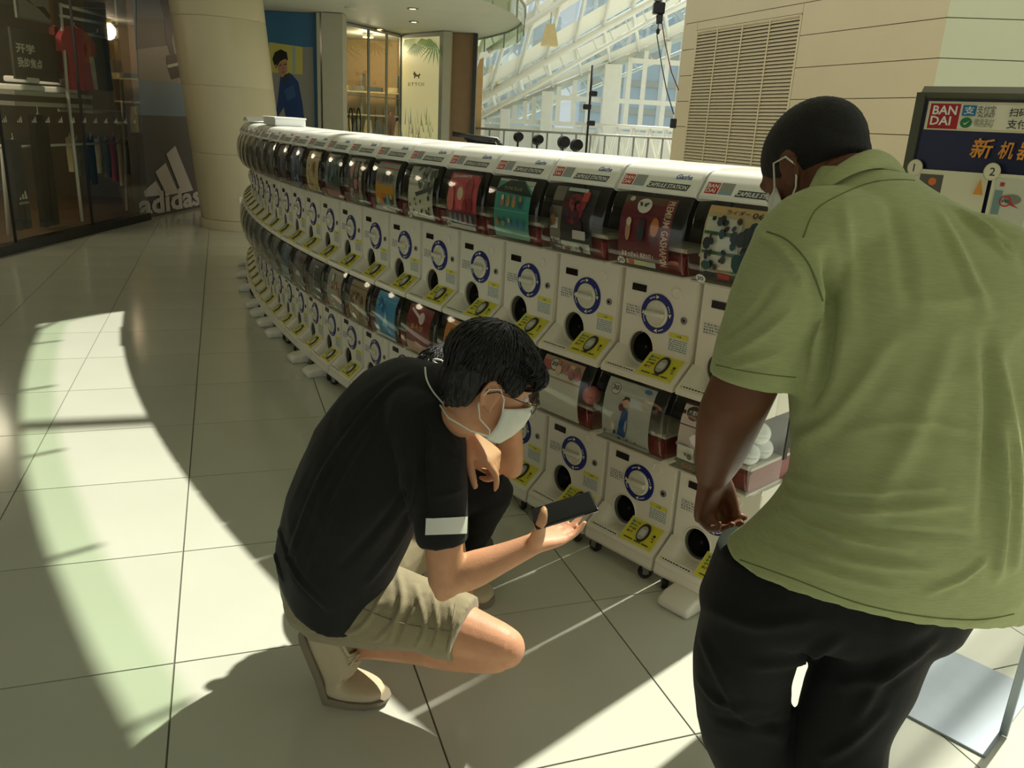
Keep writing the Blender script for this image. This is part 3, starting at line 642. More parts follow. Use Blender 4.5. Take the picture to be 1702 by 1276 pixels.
# shapes of one unit; z is measured from the unit's foot, front towards -y
def face_mesh():
    m = MB(); cx, cz, r = -.055, .098, .056; n = 32
    def rect_pt(a):
        dx, dz = math.cos(a), math.sin(a); tx = ((HW-.006-cx) if dx > 0 else (-(HW-.006)-cx))/dx if abs(dx) > 1e-6 else 1e9
        tz = ((.386-cz) if dz > 0 else (.0-cz))/dz if abs(dz) > 1e-6 else 1e9
        t = min(tx, tz); return cx+dx*t, cz+dz*t
    angs = sorted([2*PI*i/n for i in range(n)]+[math.atan2(z-cz, x-cx) % (2*PI) for x in (-HW+.006, HW-.006) for z in (0, .386)]); n = len(angs)
    vs = [(*((lambda q: (q[0], 0, q[1]))(rect_pt(a))),) for a in angs]+[(cx+r*math.cos(a), -.0, cz+r*1.08*math.sin(a)) for a in angs]+[(cx+r*.97*math.cos(a), .006, cz+r*1.05*math.sin(a)) for a in angs]
    m.add(vs, [(i, (i+1) % n, n+(i+1) % n, n+i) for i in range(n)]+[(n+i, n+(i+1) % n, 2*n+(i+1) % n, 2*n+i) for i in range(n)])
    return m
def body_mesh():
    m = MB(); r = .012
    prof = [(-HW, .30), (-HW, r), (-HW+r*.3, r*.3), (-HW+r, 0.0005), (HW-r, .0005), (HW-r*.3, r*.3), (HW, r), (HW, .30)]
    n = len(prof); vs = [(x, y, z) for z in (0, .386) for x, y in prof]
    fs = [(i, i+1, n+i+1, n+i) for i in range(n-1) if i != 3]+[(n-1, 0, n, 2*n-1), tuple(range(n-1, -1, -1)), tuple(range(n, 2*n))]
    m.add(vs, fs); m.box((0, .28, .515), (2*HW, .04, .26)); return m
def tray_z(x, y):
    t = -y/.082; s = math.exp(-abs((x+.058)/.052)**4)
    return .092-.070*t - s*(.056*(1-t)**1.2)
def tray_mesh():
    m = MB(); nx, ny = 34, 10
    top = lambda u, v: (-HW+2*HW*u, -.082*v, tray_z(-HW+2*HW*u, -.082*v))
    m.grid(top, nx, ny)
    for x in (-HW, HW):
        m.poly([(x, 0, .0), (x, 0, .092), (x, -.082, .022), (x, -.086, .016), (x, -.084, 0)])
    m.grid(lambda u, v: (-HW+2*HW*u, (-.082, -.0865, -.084)[round(v*2)], (.022, .014, 0)[round(v*2)]), 1, 2)
    m.poly([(-HW, 0, 0), (HW, 0, 0), (HW, -.084, 0), (-HW, -.084, 0)])
    return m
COVP = [(-.081, .649), (-.098, .62), (-.112, .58), (-.119, .53), (-.119, .48), (-.112, .435), (-.100, .404), (-.082, .390), (-.05, .386), (0, .386)]
def cov(t, off=0):        # point on the cover profile at t in [0,1] measured from the bottom of its front
    pr = COVP[6::-1]; t = max(0, min(.9999, t))*(len(pr)-1); i = int(t); f = t-i
    y = pr[i][0]+(pr[i+1][0]-pr[i][0])*f; z = pr[i][1]+(pr[i+1][1]-pr[i][1])*f
    dy, dz = pr[i+1][0]-pr[i][0], pr[i+1][1]-pr[i][1]; l = math.hypot(dy, dz)
    return (y+dz/l*-off, z+dy/l*off)
def cover_mesh():
    m = MB(); w = HW-.003; e = .010
    rows = [(-w, 1.0, .007), (-w+.003, 1, .002), (-w+e, 1, 0), (w-e, 1, 0), (w-.003, 1, .002), (w, 1, .007)]
    n = len(COVP); vs = [(x, y+d*(1 if y < -.03 else 0), z) for x, s_, d in rows for y, z in COVP]
    m.add(vs, [(i*n+j, (i+1)*n+j, (i+1)*n+j+1, i*n+j+1) for i in range(len(rows)-1) for j in range(n-1)])
    for x in (-w, w):
        m.poly([(x, y+(.007 if y < -.03 else 0), z) for y, z in COVP]+[(x, .1, .386), (x, .1, .649)])
    return m
def cap_prof():
    return [(-.080, .649), (-.084, .653), (-.085, .660), (-.044, .720), (-.030, .730), (-.005, .738), (.03, .743), (.08, .744), (.30, .744)]
CP = cap_prof(); CPL = [0]
for (a, b), (c, d) in zip(CP, CP[1:]): CPL.append(CPL[-1]+math.hypot(c-a, d-b))
def capf(x, s, k):
    for i in range(len(CP)-1):
        if s <= CPL[i+1] or i == len(CP)-2:
            f = (s-CPL[i])/(CPL[i+1]-CPL[i]); dy, dz = CP[i+1][0]-CP[i][0], CP[i+1][1]-CP[i][1]; l = math.hypot(dy, dz)
            return Vector((x, CP[i][0]+dy*f-dz/l*k, CP[i][1]+dz*f+dy/l*k))
def cap_mesh():
    m = MB(); n = len(CP); rows = [(-HW-.002, .006), (-HW+.004, 0), (HW-.004, 0), (HW+.002, .006)]
    vs = [(x, y+d*.6, z-d*.7) for x, d in rows for y, z in CP]
    m.add(vs, [(i*n+j, (i+1)*n+j, (i+1)*n+j+1, i*n+j+1) for i in range(3) for j in range(n-1)])
    for x in (-HW-.002, HW+.002): m.poly([(x, y+.0036, z-.004) for y, z in CP]+[(x, .30, .64), (x, -.07, .64)])
    m.poly([(-HW, .30, .64), (HW, .30, .64), (HW, .30, .744), (-HW, .30, .744)]); m.poly([(-HW, -.079, .6485), (HW, -.079, .6485), (HW, .3, .64), (-HW, .3, .64)])
    return m
frontf = lambda x, z, k: Vector((x, -.0012-k, z))
trayf = lambda x, t, k: Vector((x, -.082*t-k*.66, .092-.070*t+.0008+k*.75))
def scribble(pr, u0, v0, u1, v1, rows, col, fill=.7):
    for r in range(rows):
        v = v1-(v1-v0)*(r+.5)/rows; x = u0; h = (v1-v0)/rows*.5
        while x < u1-.002:
            w = random.uniform(.003, .012); pr.rect(x, v-h/2, min(u1, x+w), v+h/2, col, 3); x += w+random.uniform(.0015, .004)
def make_parts():
    P = {}
    P['body'] = body_mesh().mesh('body', 'machine_white', 35)
    P['face_plate'] = face_mesh().mesh('face_plate', 'machine_white')
    cx, cz, r = -.055, .098, .056
    P['chute'] = MB().grid(lambda u, v: (cx+r*.97*math.cos(2*PI*u), .005+.04*v, cz+r*1.05*math.sin(2*PI*u)), 28, 1).mesh('chute', 'hole_wall', True)
    P['chute_flap'] = MB().lathe([(0, -.006), (r*.6, -.004), (r*.95, .002)], (cx, .026, cz), (0, -1, .25), 26).mesh('chute_flap', 'hole_dark', True)
    P['chute_ring'] = MB().tube([(cx+(r+.002)*math.cos(2*PI*i/28), -.001, cz+(r+.002)*1.07*math.sin(2*PI*i/28)) for i in range(29)], .003, 6, False).mesh('chute_ring', 'machine_white', True)
    P['tray'] = tray_mesh().mesh('tray', 'machine_white', 35)
    P['cover'] = cover_mesh().mesh('clear_cover', 'cover_clear', 50)
    P['drum'] = MB().prism([(-.062, .392), (-.072, .41), (-.072, .455), (-.055, .468), (.22, .468), (.22, .392)], lambda p: (.055, p[0], p[1]), lambda p: (HW-.016, p[0], p[1])).mesh('capsule_tray', 'drum_red', 30)
    P['drum_top'] = MB().box((0, .02, .391), (2*HW-.02, .22, .006)).box((0, .07, .474), (2*HW-.03, .28, .012), .003).box((.105, -.05, .477), (.07, .05, .012), .003).mesh('inner_shelf', 'inside_white')
    P['inside'] = MB().box((0, .13, .556), (2*HW-.016, .02, .18)).mesh('inner_panel', 'inside_dark')
    P['ring'] = MB().lathe([(.049, 0), (.049, .004), (.070, .004), (.071, 0)], (.003, -.0005, .233), (0, -1, 0), 40).mesh('dial_ring', 'ring_blue', 40)
    pr = Print(lambda x, z, k: Vector((.003+x, -.0046-k, .233+z)), .0002)
    for q in range(4):
        a = PI/2+q*PI/2+.12; c, s = math.cos(a), math.sin(a); ro = .0595
        tx, tz = s, -c
        pr.poly([(ro*c+tx*.012, ro*s+tz*.012), (ro*c-tx*.002+c*.007, ro*s-tz*.002+s*.007), (ro*c-tx*.002-c*.007, ro*s-tz*.002-s*.007)], Y2)
        for d in range(4):
            b = a+.16+d*.11; pr.ell(ro*math.cos(b), ro*math.sin(b), .0026, .0026, CW, 6)
    P['ring_print'] = pr.mb.mesh('ring_marks', 'print')
    P['knob'] = MB().lathe([(.0485, 0), (.0485, .006), (.044, .010), (.040, .011), (.038, .008), (0, .008)], (.003, -.001, .233), (0, -1, 0), 36).mesh('dial', 'knob_white', 40)
    P['grip'] = MB().box((.003, -.016, .233), (.084, .022, .020), .006, 3).mesh('grip', 'knob_white', 40)
    P['display'] = MB().box((-.0875, -.0015, .311), (.063, .005, .025), .001).mesh('display', 'display_dark')
    P['button'] = MB().lathe([(.0195, 0), (.0195, .003), (.0175, .0035), (.0165, .0015), (0, .0015)], (.078, -.0003, .318), (0, -1, 0), 24).mesh('return_button', 'machine_white', 30)
    P['lock'] = MB().lathe([(.0125, 0), (.0125, .004), (.008, .005), (.007, .003), (0, .003)], (.119, -.0003, .232), (0, -1, 0), 20).mesh('lock', 'lock_metal', 40)
    P['keyhole'] = MB().lathe([(.005, 0), (.0045, .0012), (0, .0012)], (.119, -.0035, .232), (0, -1, 0), 12).mesh('keyhole', 'hole_dark')
    pr = Print(frontf, .0002); pr.rect(-.142, .206, -.072, .247, srgb(226, 224, 212)); random.seed(2)
    for r_, row in enumerate(('硬貨を 投入', '右に回す 取出', '● ▶◀ ● 確認', '返却 ボタン')):
        pr.text(row, -.139, .2375-.0095*r_, .0062, INK, w=.062 if r_ < 3 else .05, bold=.02); pr.k = 3
    P['note'] = pr.mb.mesh('instruction_label', 'print')
    pr = Print(frontf, .0002); pr.rect(.064, .113, .146, .180, srgb(224, 228, 216)); pr.rect(.064, .164, .146, .180, Y_); pr.text('ご注意', .105, .168, .008, INK, mid=True, bold=.02)
    scribble(pr, .067, .117, .142, .161, 6, srgb(120, 135, 135)); P['caution'] = pr.mb.mesh('caution_label', 'print')
    pr = Print(trayf, .0003); u0, u1 = -.008, .146
    pr.poly([(u0, .0), (u1, .0), (u1, .96), (u0, .96)], srgb(226, 222, 128)); pr.poly([(u0+.004, .03), (u1-.004, .03), (u1-.004, .9), (u0+.004, .9)], Y_)
    pr.text('手机扫码', .004, .42, .1, INK, w=.034, bold=.03); pr.text('投币购买', .004, .56, .1, INK, w=.034, bold=.03)
    # v runs down the slope here, so letters are laid with v flipped below
    P['plaque'] = pr
    return P
PARTS = make_parts()
def make_plaque():
    fl = lambda x, t, k: trayf(x, 1-t, k)
    pr = Print(fl, .0003); u0, u1 = -.008, .146
    pr.rect(u0, .04, u1, 1.0, srgb(228, 224, 140)); pr.rect(u0+.004, .09, u1-.004, .96, Y_)
    pr.text('扫码', .006, .52, .1, INK, w=.034, bold=.03); pr.text('购买', .006, .38, .1, INK, w=.03, bold=.03)
    pr.rect(.006, .78, .016, .88, srgb(50, 130, 180)); pr.text('支付宝', .018, .79, .08, srgb(60, 100, 120), w=.026); pr.ell(.011, .7, .005, .05, srgb(60, 150, 70)); pr.text('微信', .018, .67, .07, srgb(60, 100, 90), w=.02)
    pr.rect(.01, .17, .05, .21, INK); pr.rect(.058, .17, .09, .21, INK); pr.rect(.096, .17, .125, .21, INK)
    pr.ell(.125, .62, .006, .05, srgb(40, 44, 40)); pr.ell(.128, .42, .005, .04, srgb(150, 130, 40)); pr.rect(.119, .5, .131, .53, INK)
    return pr.mb.mesh('payment_plaque', 'print')
PARTS['plaque'] = make_plaque()
def make_screen():
    fl = lambda x, t, k: trayf(x, 1-t, k); mb = MB(); cx, ct, a, b = .076, .58, .030, .36; n = 24
    rot = 0; pts = []
    for i in range(n):
        t = 2*PI*i/n; s_, c_ = math.sin(t), math.cos(t)
        pts.append((cx+a*.82*c_*abs(c_)**-.1 if abs(c_) > .01 else cx, ct+b*s_))
    def R(k, sc): return [fl(cx+(x-cx)*sc+(t-ct)*.0*sc, ct+(t-ct)*sc, k) for x, t in pts]
    o, i_ = R(.001, 1), R(.007, .96)
    mb.add(o+i_, [(k, (k+1) % n, n+(k+1) % n, n+k) for k in range(n)]+[tuple(range(n, 2*n))], srgb(38, 38, 34))
    pr = Print(fl, .0004); pr.mb = mb; pr.k = 19
    pr.poly([(cx+(x-cx)*.76, ct-.03+(t-ct)*.74) for x, t in pts], srgb(168, 170, 160)); pr.rect(cx-.012, ct-.14, cx+.012, ct+.1, srgb(205, 206, 196))
    return pr.mb.mesh('scan_window', 'print')
PARTS['screen'] = make_screen()
def make_lip():
    pr = Print(lambda x, t, k: Vector((x, -.0822-.0043*(1-t)-k, .0145+.007*t)), .0002)
    pr = Print(lambda x, t, k: trayf(x, .985-.16*t, k), .0002)
    pr.rect(-.155, 0, -.015, 1, srgb(230, 228, 212)); pr.rect(-.153, .2, -.146, .8, Y_); random.seed(5)
    x = -.142
    while x < -.022:
        w = random.uniform(.004, .01); pr.rect(x, .35, x+w, .65, INK, 3); x += w+.003
    return pr.mb.mesh('lip_label', 'print')
PARTS['lip'] = make_lip()
capm = cap_mesh().mesh('cap', 'cap_white', 40)
def cap_prints():
    pr = Print(capf, .0003); pr.rect(-.150, .022, -.104, .062, RED); pr.rect(-.148, .024, -.106, .060, RED)
    pr.text('BAN', -.146, .043, .014, CW, w=.038, bold=.02); pr.text('DAI', -.146, .026, .014, CW, w=.034, bold=.02)
    a = pr.mb.mesh('brand_mark', 'print')
    pr = Print(capf, .0003); pr.rect(-.1, .022, -.052, .064, srgb(158, 158, 152)); pr.rect(-.1, .022, -.052, .030, srgb(130, 170, 190)); b = pr.mb.mesh('grey_label', 'print')
    pr = Print(capf, .0003)
    pr.poly([(-.040, .020), (.125, .020), (.132, .044), (-.032, .044)], srgb(70, 74, 78)); pr.text('CAPSULE STATION', -.036, .0245, .015, CW, w=.160, bold=.02, shear=.25)
    c = pr.mb.mesh('machine_title', 'print')
    pr = Print(capf, .0003); pr.text('Gasha', .062, .062, .017, srgb(40, 80, 150), w=.062, bold=.03, shear=.4); pr.poly([(.06, .0605), (.125, .0625), (.125, .0640), (.06, .062)], srgb(60, 110, 170)); d = pr.mb.mesh('script_logo', 'print')
    return a, b, c, d
CPR = cap_prints()
# base and casters
base_m = MB().prism([(-.086, 0), (-.09, -.026), (-.084, -.038), (.30, -.038), (.30, 0)], lambda p: (-HW, *p), lambda p: (HW, *p)).mesh('base', 'machine_white', 35)
fork_m = MB().box((0, 0, .048), (.034, .03, .010), .003).box((-.014, 0, .034), (.003, .022, .026)).box((.014, 0, .034), (.003, .022, .026)).mesh('fork', 'lock_metal')
wheel_m = MB().lathe([(.006, -.011), (.023, -.011), (.027, -.006), (.027, .006), (.023, .011), (.006, .011)], (0, 0, .027), (1, 0, 0), 18).mesh('wheel', 'rubber', 40)
hub_m = MB().lathe([(.0, -.0122), (.010, -.0122), (.010, .0122), (.0, .0122)], (0, 0, .027), (1, 0, 0), 12).mesh('hub', 'lock_metal', 40)
foot_m = MB().prism([(.0, 0), (-.17, 0), (-.185, .012), (-.178, .035), (-.14, .055), (-.06, .062), (0, .06)], lambda p: (-.065, *p), lambda p: (.065, *p))
_b = bmesh.new(); _me = foot_m.mesh('tmp'); _b.from_mesh(_me); bmesh.ops.remove_doubles(_b, verts=_b.verts[:], dist=1e-5)
bmesh.ops.bevel(_b, geom=[e for e in _b.edges if len(e.link_faces) == 2 and e.calc_face_angle(0) > .8], offset=.014, segments=3, affect='EDGES', profile=.5); _b.to_mesh(_me); _b.free()
_me.shade_smooth(); _me.materials.append(MATS['foot_white']); foot_m = _me
hinge_m = MB().box((.158, -.004, .378), (.016, .012, .012), .003).box((-.150, -.004, .378), (.008, .008, .010), .002).mesh('hinge', 'machine_white')
# ------------------------------------------------------------------ poster sheets inside the covers
def poster(spec, name='poster_sheet'):
    u0, u1 = -.118, .100
    def fn(u, v, k):
        y, z = cov(.0+.95*v, -.013+k); return Vector((u0+(u1-u0)*u, y, z))
    pr = Print(fn, .0005); random.seed(spec.get('seed', 1))
    pr.sheet(0, 0, 1, 1, spec['bg'], 1, 10)
    # strips follow the curve: cut shapes into slices
    def band(a, b, x0, x1, c, sl=6):
        k = pr.k
        for i in range(sl): pr.rect(x0, a+(b-a)*i/sl, x1, a+(b-a)*(i+1)/sl, c, k)
        pr.k += 1
    for it in spec['items']:
        t = it[0]
        if t == 'r': band(it[2], it[4], it[1], it[3], it[5], max(1, int(abs(it[4]-it[2])*8)))
        elif t == 'e': pr.ell(*it[1:6], 12)
        elif t == 'p': pr.poly(it[1], it[2])
        elif t == 't': pr.k += 2; pr.text(it[1], it[2], it[3], it[4], it[5], w=it[6], bold=.015, rot=it[7] if len(it) > 7 else 0)
        elif t == 'blobs':
            _, n, x0, y0, x1, y1, cs, sz = it
            for i in range(n):
                a = random.uniform(.5, 1)*sz
                pr.ell(random.uniform(x0, x1), random.uniform(y0, y1), a, a*random.uniform(.6, 1.5)*.8, random.choice(cs), 8, random.uniform(0, 3))
        elif t == 'rows':
            _, nx, ny, x0, y0, x1, y1, cs, sz = it
            for i in range(nx):
                for j in range(ny):
                    cx, cy = x0+(x1-x0)*(i+.5)/nx, y0+(y1-y0)*(j+.5)/ny; c = random.choice(cs)
                    pr.ell(cx, cy, sz, sz*1.2, c, 9); pr.ell(cx, cy+sz*1.1, sz*.7, sz*.7, random.choice(cs), 8)
    return pr.mb.mesh(name, 'print')
S = srgb
SKIN = S(216, 180, 150)
badge = lambda n, c=S(232, 230, 220): [('e', .1, .07, .085, .075, c), ('e', .1, .07, .07, .062, S(240, 240, 232)), ('t', n, .045, .035, .075, S(60, 60, 60), .11)]
SPEC_U = [
 dict(bg=S(206, 188, 140), seed=11, items=[('r', 0, .88, 1, 1, S(220, 180, 120)), ('r', .0, 0, 1, .14, S(60, 62, 60)), ('r', .3, .04, .5, .12, S(190, 60, 60)), ('t', 'ライダー', .3, .86, .09, S(40, 50, 60), .38), ('t', '06', .72, .84, .1, S(30, 40, 50), .18),
   *[('r', .04, .2+.21*i, .62, .38+.21*i, S(222, 222, 206)) for i in range(3)], *[('r', .04, .18+.21*i, .62, .21+.21*i, S(40, 110, 70)) for i in range(3)], ('p', [(.6, .15), (1, .15), (1, .35), (.7, .4)], S(20, 110, 100)),
   ('blobs', 26, .08, .24, .58, .78, [S(30, 40, 44), S(60, 70, 74), S(80, 40, 40), S(40, 80, 80)], .07), ('blobs', 16, .68, .3, .92, .75, [S(24, 34, 34), S(30, 70, 66), S(150, 50, 40), S(50, 60, 60)], .1), *badge('30')]),
 dict(bg=S(104, 24, 34), seed=12, items=[('r', 0, .86, .8, 1, S(96, 60, 40)), ('r', .80, 0, 1, 1, S(120, 30, 40)), ('t', 'PREMIUM GASHAPON', .84, .96, .13, S(226, 200, 170), .9, -PI/2), ('e', .42, .84, .14, .12, S(228, 226, 214)), ('blobs', 5, .34, .8, .5, .88, [S(60, 60, 50)], .035), ('e', .16, .92, .05, .05, S(200, 214, 190)),
   ('e', .2, .5, .05, .13, S(190, 150, 120)), ('e', .2, .6, .05, .05, S(226, 200, 170)), ('e', .46, .5, .07, .13, S(40, 60, 60)), ('e', .46, .6, .06, .06, S(50, 30, 34)), ('e', .72, .5, .05, .1, S(50, 40, 50)), ('e', .72, .57, .08, .11, S(206, 120, 40)),
   ('t', 'おまっ!きゅら 鬼滅の刃 1', .12, .17, .075, S(240, 226, 210), .62), ('r', .2, .02, .78, .12, S(206, 210, 150)), ('r', .24, .02, .36, .11, S(200, 90, 80)), ('r', .6, .02, .78, .1, S(190, 200, 190)), *badge('30', S(225, 200, 190))]),
 dict(bg=S(38, 34, 34), seed=13, items=[('r', 0, .0, .26, 1, S(120, 112, 100)), ('r', .02, .02, .24, .22, S(206, 204, 190)), ('r', .02, .36, .2, .5, S(226, 224, 216)), ('r', .28, .0, .95, .2, S(196, 196, 180)), ('e', .55, .66, .22, .22, S(132, 34, 46)), ('blobs', 14, .36, .4, .78, .8, [S(120, 30, 44), S(150, 50, 60), S(88, 26, 36), S(60, 30, 40)], .1), ('r', .72, .76, .86, .92, S(196, 60, 60)), ('r', .34, .9, .8, .97, S(190, 200, 196)), ('r', .6, .26, .9, .38, S(200, 196, 190)), ('blobs', 6, .34, .04, .9, .16, [S(70, 50, 60), S(90, 130, 140), S(150, 60, 80)], .06), ('blobs', 8, .04, .05, .22, .95, [S(60, 50, 44), S(130, 90, 60), S(40, 44, 44)], .07), ('t', '6', .06, .38, .1, S(30, 30, 30), .08)]),
 dict(bg=S(64, 150, 138), seed=14, items=[('r', 0, .0, 1, .2, S(112, 164, 140)), ('p', [(0, .76), (.5, .98), (.5, 1), (0, 1)], S(206, 208, 190)), ('p', [(.7, 1), (1, .8), (1, 1)], S(206, 208, 190)), ('p', [(.0, .78), (.3, .98), (.7, .98), (1, .74), (1, .7), (0, .74)], S(36, 46, 40)), ('t', 'アニマル フレンズ', .22, .78, .06, S(170, 190, 160), .5),
   ('rows', 4, 1, .15, .52, .85, .66, [S(190, 120, 100), S(220, 214, 180), S(180, 140, 80), S(40, 90, 100)], .055), ('rows', 5, 1, .05, .22, .95, .36, [S(30, 100, 110), S(200, 180, 140), S(60, 120, 170), S(150, 120, 70)], .05), ('r', .0, .48, 1, .485, S(150, 200, 190))]),
 dict(bg=S(196, 74, 84), seed=15, items=[('p', [(0, .72), (1, .92), (1, 1), (0, 1)], S(46, 44, 40)), ('t', 'Strawberry', .1, .83, .1, S(226, 226, 214), .6, .1), ('r', .84, .78, .96, .9, S(206, 70, 70)), ('e', .45, .55, .17, .2, S(218, 96, 100)), ('e', .45, .6, .1, .1, S(226, 200, 170)), ('e', .72, .7, .13, .18, S(160, 50, 60)), ('e', .8, .44, .08, .12, S(140, 40, 50)), ('e', .62, .42, .07, .1, S(150, 50, 56)), ('e', .14, .5, .12, .2, S(220, 120, 110)), ('r', 0, .0, 1, .32, S(56, 44, 48)), ('rows', 5, 1, .05, .14, .95, .26, [S(150, 110, 120), S(190, 190, 190), S(110, 120, 140)], .055), ('r', 0, 0, 1, .1, S(206, 196, 186)), *badge('30')]),
 dict(bg=S(214, 212, 188), seed=16, items=[('r', 0, .6, 1, 1, S(170, 172, 160)), ('blobs', 12, .3, .6, 1, .95, [S(30, 30, 30), S(70, 72, 66), S(120, 122, 110)], .14), ('t', 'ネコ', .04, .66, .14, S(240, 240, 228), .34), ('blobs', 12, .05, .12, .95, .5, [S(26, 26, 26), S(34, 34, 34), S(60, 60, 50)], .06), ('p', [(.4, .5), (1, .62), (1, .56), (.45, .44)], S(60, 60, 54)), *badge('20')]),
 dict(bg=S(150, 156, 140), seed=17, items=[('r', 0, .82, 1, 1, S(170, 70, 80)), ('r', .1, .62, 1, .78, S(120, 150, 140)), ('r', .02, .16, .9, .52, S(206, 150, 50)), ('rows', 5, 1, .05, .1, .9, .4, [S(90, 170, 190), S(40, 60, 80), S(220, 120, 50), S(190, 190, 90)], .07), ('rows', 5, 1, .05, .55, .9, .7, [S(60, 60, 66), S(130, 100, 110)], .06), ('r', 0, .0, 1, .1, S(200, 190, 180))]),
 dict(bg=S(66, 66, 58), seed=18, items=[('rows', 3, 3, .08, .12, .92, .8, [S(190, 180, 160), S(200, 140, 140), S(140, 130, 110), S(90, 90, 80), S(170, 170, 150)], .11), ('r', .1, .88, .9, .96, S(150, 150, 140))]),
 dict(bg=S(60, 84, 74), seed=19, items=[('r', 0, 0, 1, .25, S(150, 80, 84)), ('blobs', 16, .1, .25, .9, .9, [S(40, 60, 80), S(70, 110, 90), S(36, 44, 40), S(90, 120, 130)], .12), ('r', .1, .9, .9, .97, S(150, 150, 130))]),
 dict(bg=S(196, 172, 120), seed=20, items=[('r', 0, .8, 1, 1, S(110, 96, 70)), ('blobs', 14, .1, .1, .9, .75, [S(170, 120, 60), S(214, 200, 150), S(140, 100, 60), S(220, 190, 120)], .1)]),
 dict(bg=S(60, 82, 118), seed=21, items=[('blobs', 14, .1, .1, .9, .9, [S(40, 60, 110), S(110, 140, 170), S(30, 36, 50), S(150, 160, 160)], .12)]),
 dict(bg=S(54, 56, 60), seed=22, items=[('blobs', 12, .1, .1, .9, .9, [S(36, 40, 70), S(90, 90, 90), S(30, 30, 34)], .12)]),
 dict(bg=S(84, 82, 72), seed=23, items=[('blobs', 12, .1, .1, .9, .9, [S(110, 100, 84), S(60, 58, 54), S(130, 124, 100)], .12)]),
]
SPEC_L = [
 dict(bg=S(214, 204, 198), seed=31, items=[('r', 0, .64, 1, 1, S(86, 24, 34)), ('e', .2, .84, .15, .13, S(214, 208, 200)), ('e', .2, .84, .135, .117, S(40, 34, 34)), ('t', '大冒険', .1, .8, .07, S(220, 214, 206), .2), ('t', '全17種', .5, .84, .06, S(206, 190, 186), .4), ('t', '全16種', .5, .74, .06, S(206, 190, 186), .4), ('r', 0, .0, 1, .18, S(96, 104, 84)), ('t', '50', .1, .03, .1, S(190, 120, 80), .2), ('r', .04, .2, .34, .4, S(228, 228, 216)), ('r', .37, .2, .66, .4, S(228, 228, 216)), ('r', .69, .2, .98, .4, S(228, 228, 216)), ('blobs', 9, .1, .25, .9, .36, [S(120, 120, 112), S(170, 160, 150)], .05), ('e', .55, .52, .3, .1, S(236, 226, 224))]),
 dict(bg=S(186, 192, 184), seed=32, items=[('e', .5, .6, .5, .35, S(200, 204, 196)), ('e', .2, .82, .1, .1, S(50, 50, 50)), ('e', .2, .82, .09, .09, S(214, 216, 208)), ('t', '30', .135, .79, .075, S(50, 50, 50), .13), ('p', [(.34, .16), (.5, .12), (.56, .3), (.55, .55), (.44, .6), (.4, .4)], S(40, 84, 140)), ('e', .48, .66, .075, .075, SKIN), ('p', [(.4, .66), (.44, .74), (.54, .74), (.57, .68), (.5, .71)], S(40, 34, 30)), ('e', .4, .58, .05, .05, S(110, 40, 60)), ('e', .86, .92, .08, .05, S(70, 120, 170)), ('r', 0, 0, 1, .07, S(160, 158, 150)), ('blobs', 9, .06, .1, .95, .26, [S(50, 50, 60), S(120, 90, 90), S(60, 80, 110)], .035), ('e', .28, .3, .04, .06, S(226, 210, 200))]),
 dict(bg=S(214, 214, 196), seed=33, items=[('r', 0, .62, 1, 1, S(186, 152, 132)), ('e', .3, .86, .12, .12, S(70, 70, 66)), ('e', .3, .86, .105, .105, S(206, 204, 190)), ('t', '20', .22, .82, .08, S(60, 60, 60), .16), ('r', .02, .72, .2, .9, S(190, 90, 90)), ('blobs', 8, .4, .68, .95, .95, [S(206, 120, 110), S(226, 190, 160), S(150, 120, 90), S(196, 110, 130)], .08)]),
 dict(bg=S(196, 140, 90), seed=34, items=[('blobs', 10, .1, .2, .9, .9, [S(206, 120, 60), S(226, 200, 140), S(170, 60, 50)], .12)]),
 dict(bg=S(224, 196, 150), seed=35, items=[('r', 0, .4, 1, 1, S(206, 130, 60)), ('t', 'Aムズ', .1, .56, .3, S(190, 40, 30), .8), ('r', 0, 0, 1, .3, S(226, 220, 190))]),
 dict(bg=S(124, 26, 34), seed=36, items=[('p', [(.1, .86), (.5, .7), (.56, .76), (.14, .92)], S(226, 210, 210)), ('e', .6, .74, .12, .12, S(220, 200, 200)), ('t', 'あそび', .22, .5, .1, S(220, 170, 80), .5), ('r', 0, 0, 1, .26, S(206, 160, 140))]),
 dict(bg=S(52, 142, 190), seed=37, items=[('r', 0, .8, 1, 1, S(70, 160, 206)), ('blobs', 8, .1, .6, .8, .8, [S(30, 100, 160), S(90, 170, 210)], .1), ('p', [(.4, .3), (.55, .6), (.7, .3)], S(150, 206, 220)), ('e', .16, .2, .1, .1, S(150, 200, 220)), ('r', 0, 0, 1, .1, S(196, 220, 226))]),
 dict(bg=S(150, 130, 96), seed=38, items=[('r', 0, .8, 1, 1, S(60, 54, 48)), ('blobs', 18, .1, .1, .9, .8, [S(190, 160, 90), S(110, 90, 60), S(196, 196, 170), S(130, 70, 50)], .09)]),
 dict(bg=S(160, 156, 140), seed=39, items=[('p', [(0, .5), (1, .6), (1, 1), (0, 1)], S(186, 70, 44)), ('blobs', 10, .05, .2, .9, .8, [S(196, 110, 60), S(150, 140, 120), S(206, 206, 190)], .1)]),
 dict(bg=S(70, 72, 68), seed=40, items=[('r', .4, .3, .44, .85, S(170, 170, 160)), ('r', .4, .8, .7, .85, S(170, 170, 160)), ('r', .1, .05, .9, .16, S(150, 150, 140))]),
 dict(bg=S(110, 106, 98), seed=41, items=[('e', .5, .3, .3, .2, S(200, 200, 190)), ('r', 0, .7, 1, 1, S(80, 60, 70))]),
 dict(bg=S(82, 96, 116), seed=42, items=[('r', 0, 0, 1, .4, S(150, 170, 160))]),
 dict(bg=S(96, 98, 92), seed=43, items=[('r', 0, 0, 1, .3, S(150, 150, 140))]),
]
PU = [poster(s) for s in SPEC_U]; PLW = [poster(s) for s in SPEC_L]
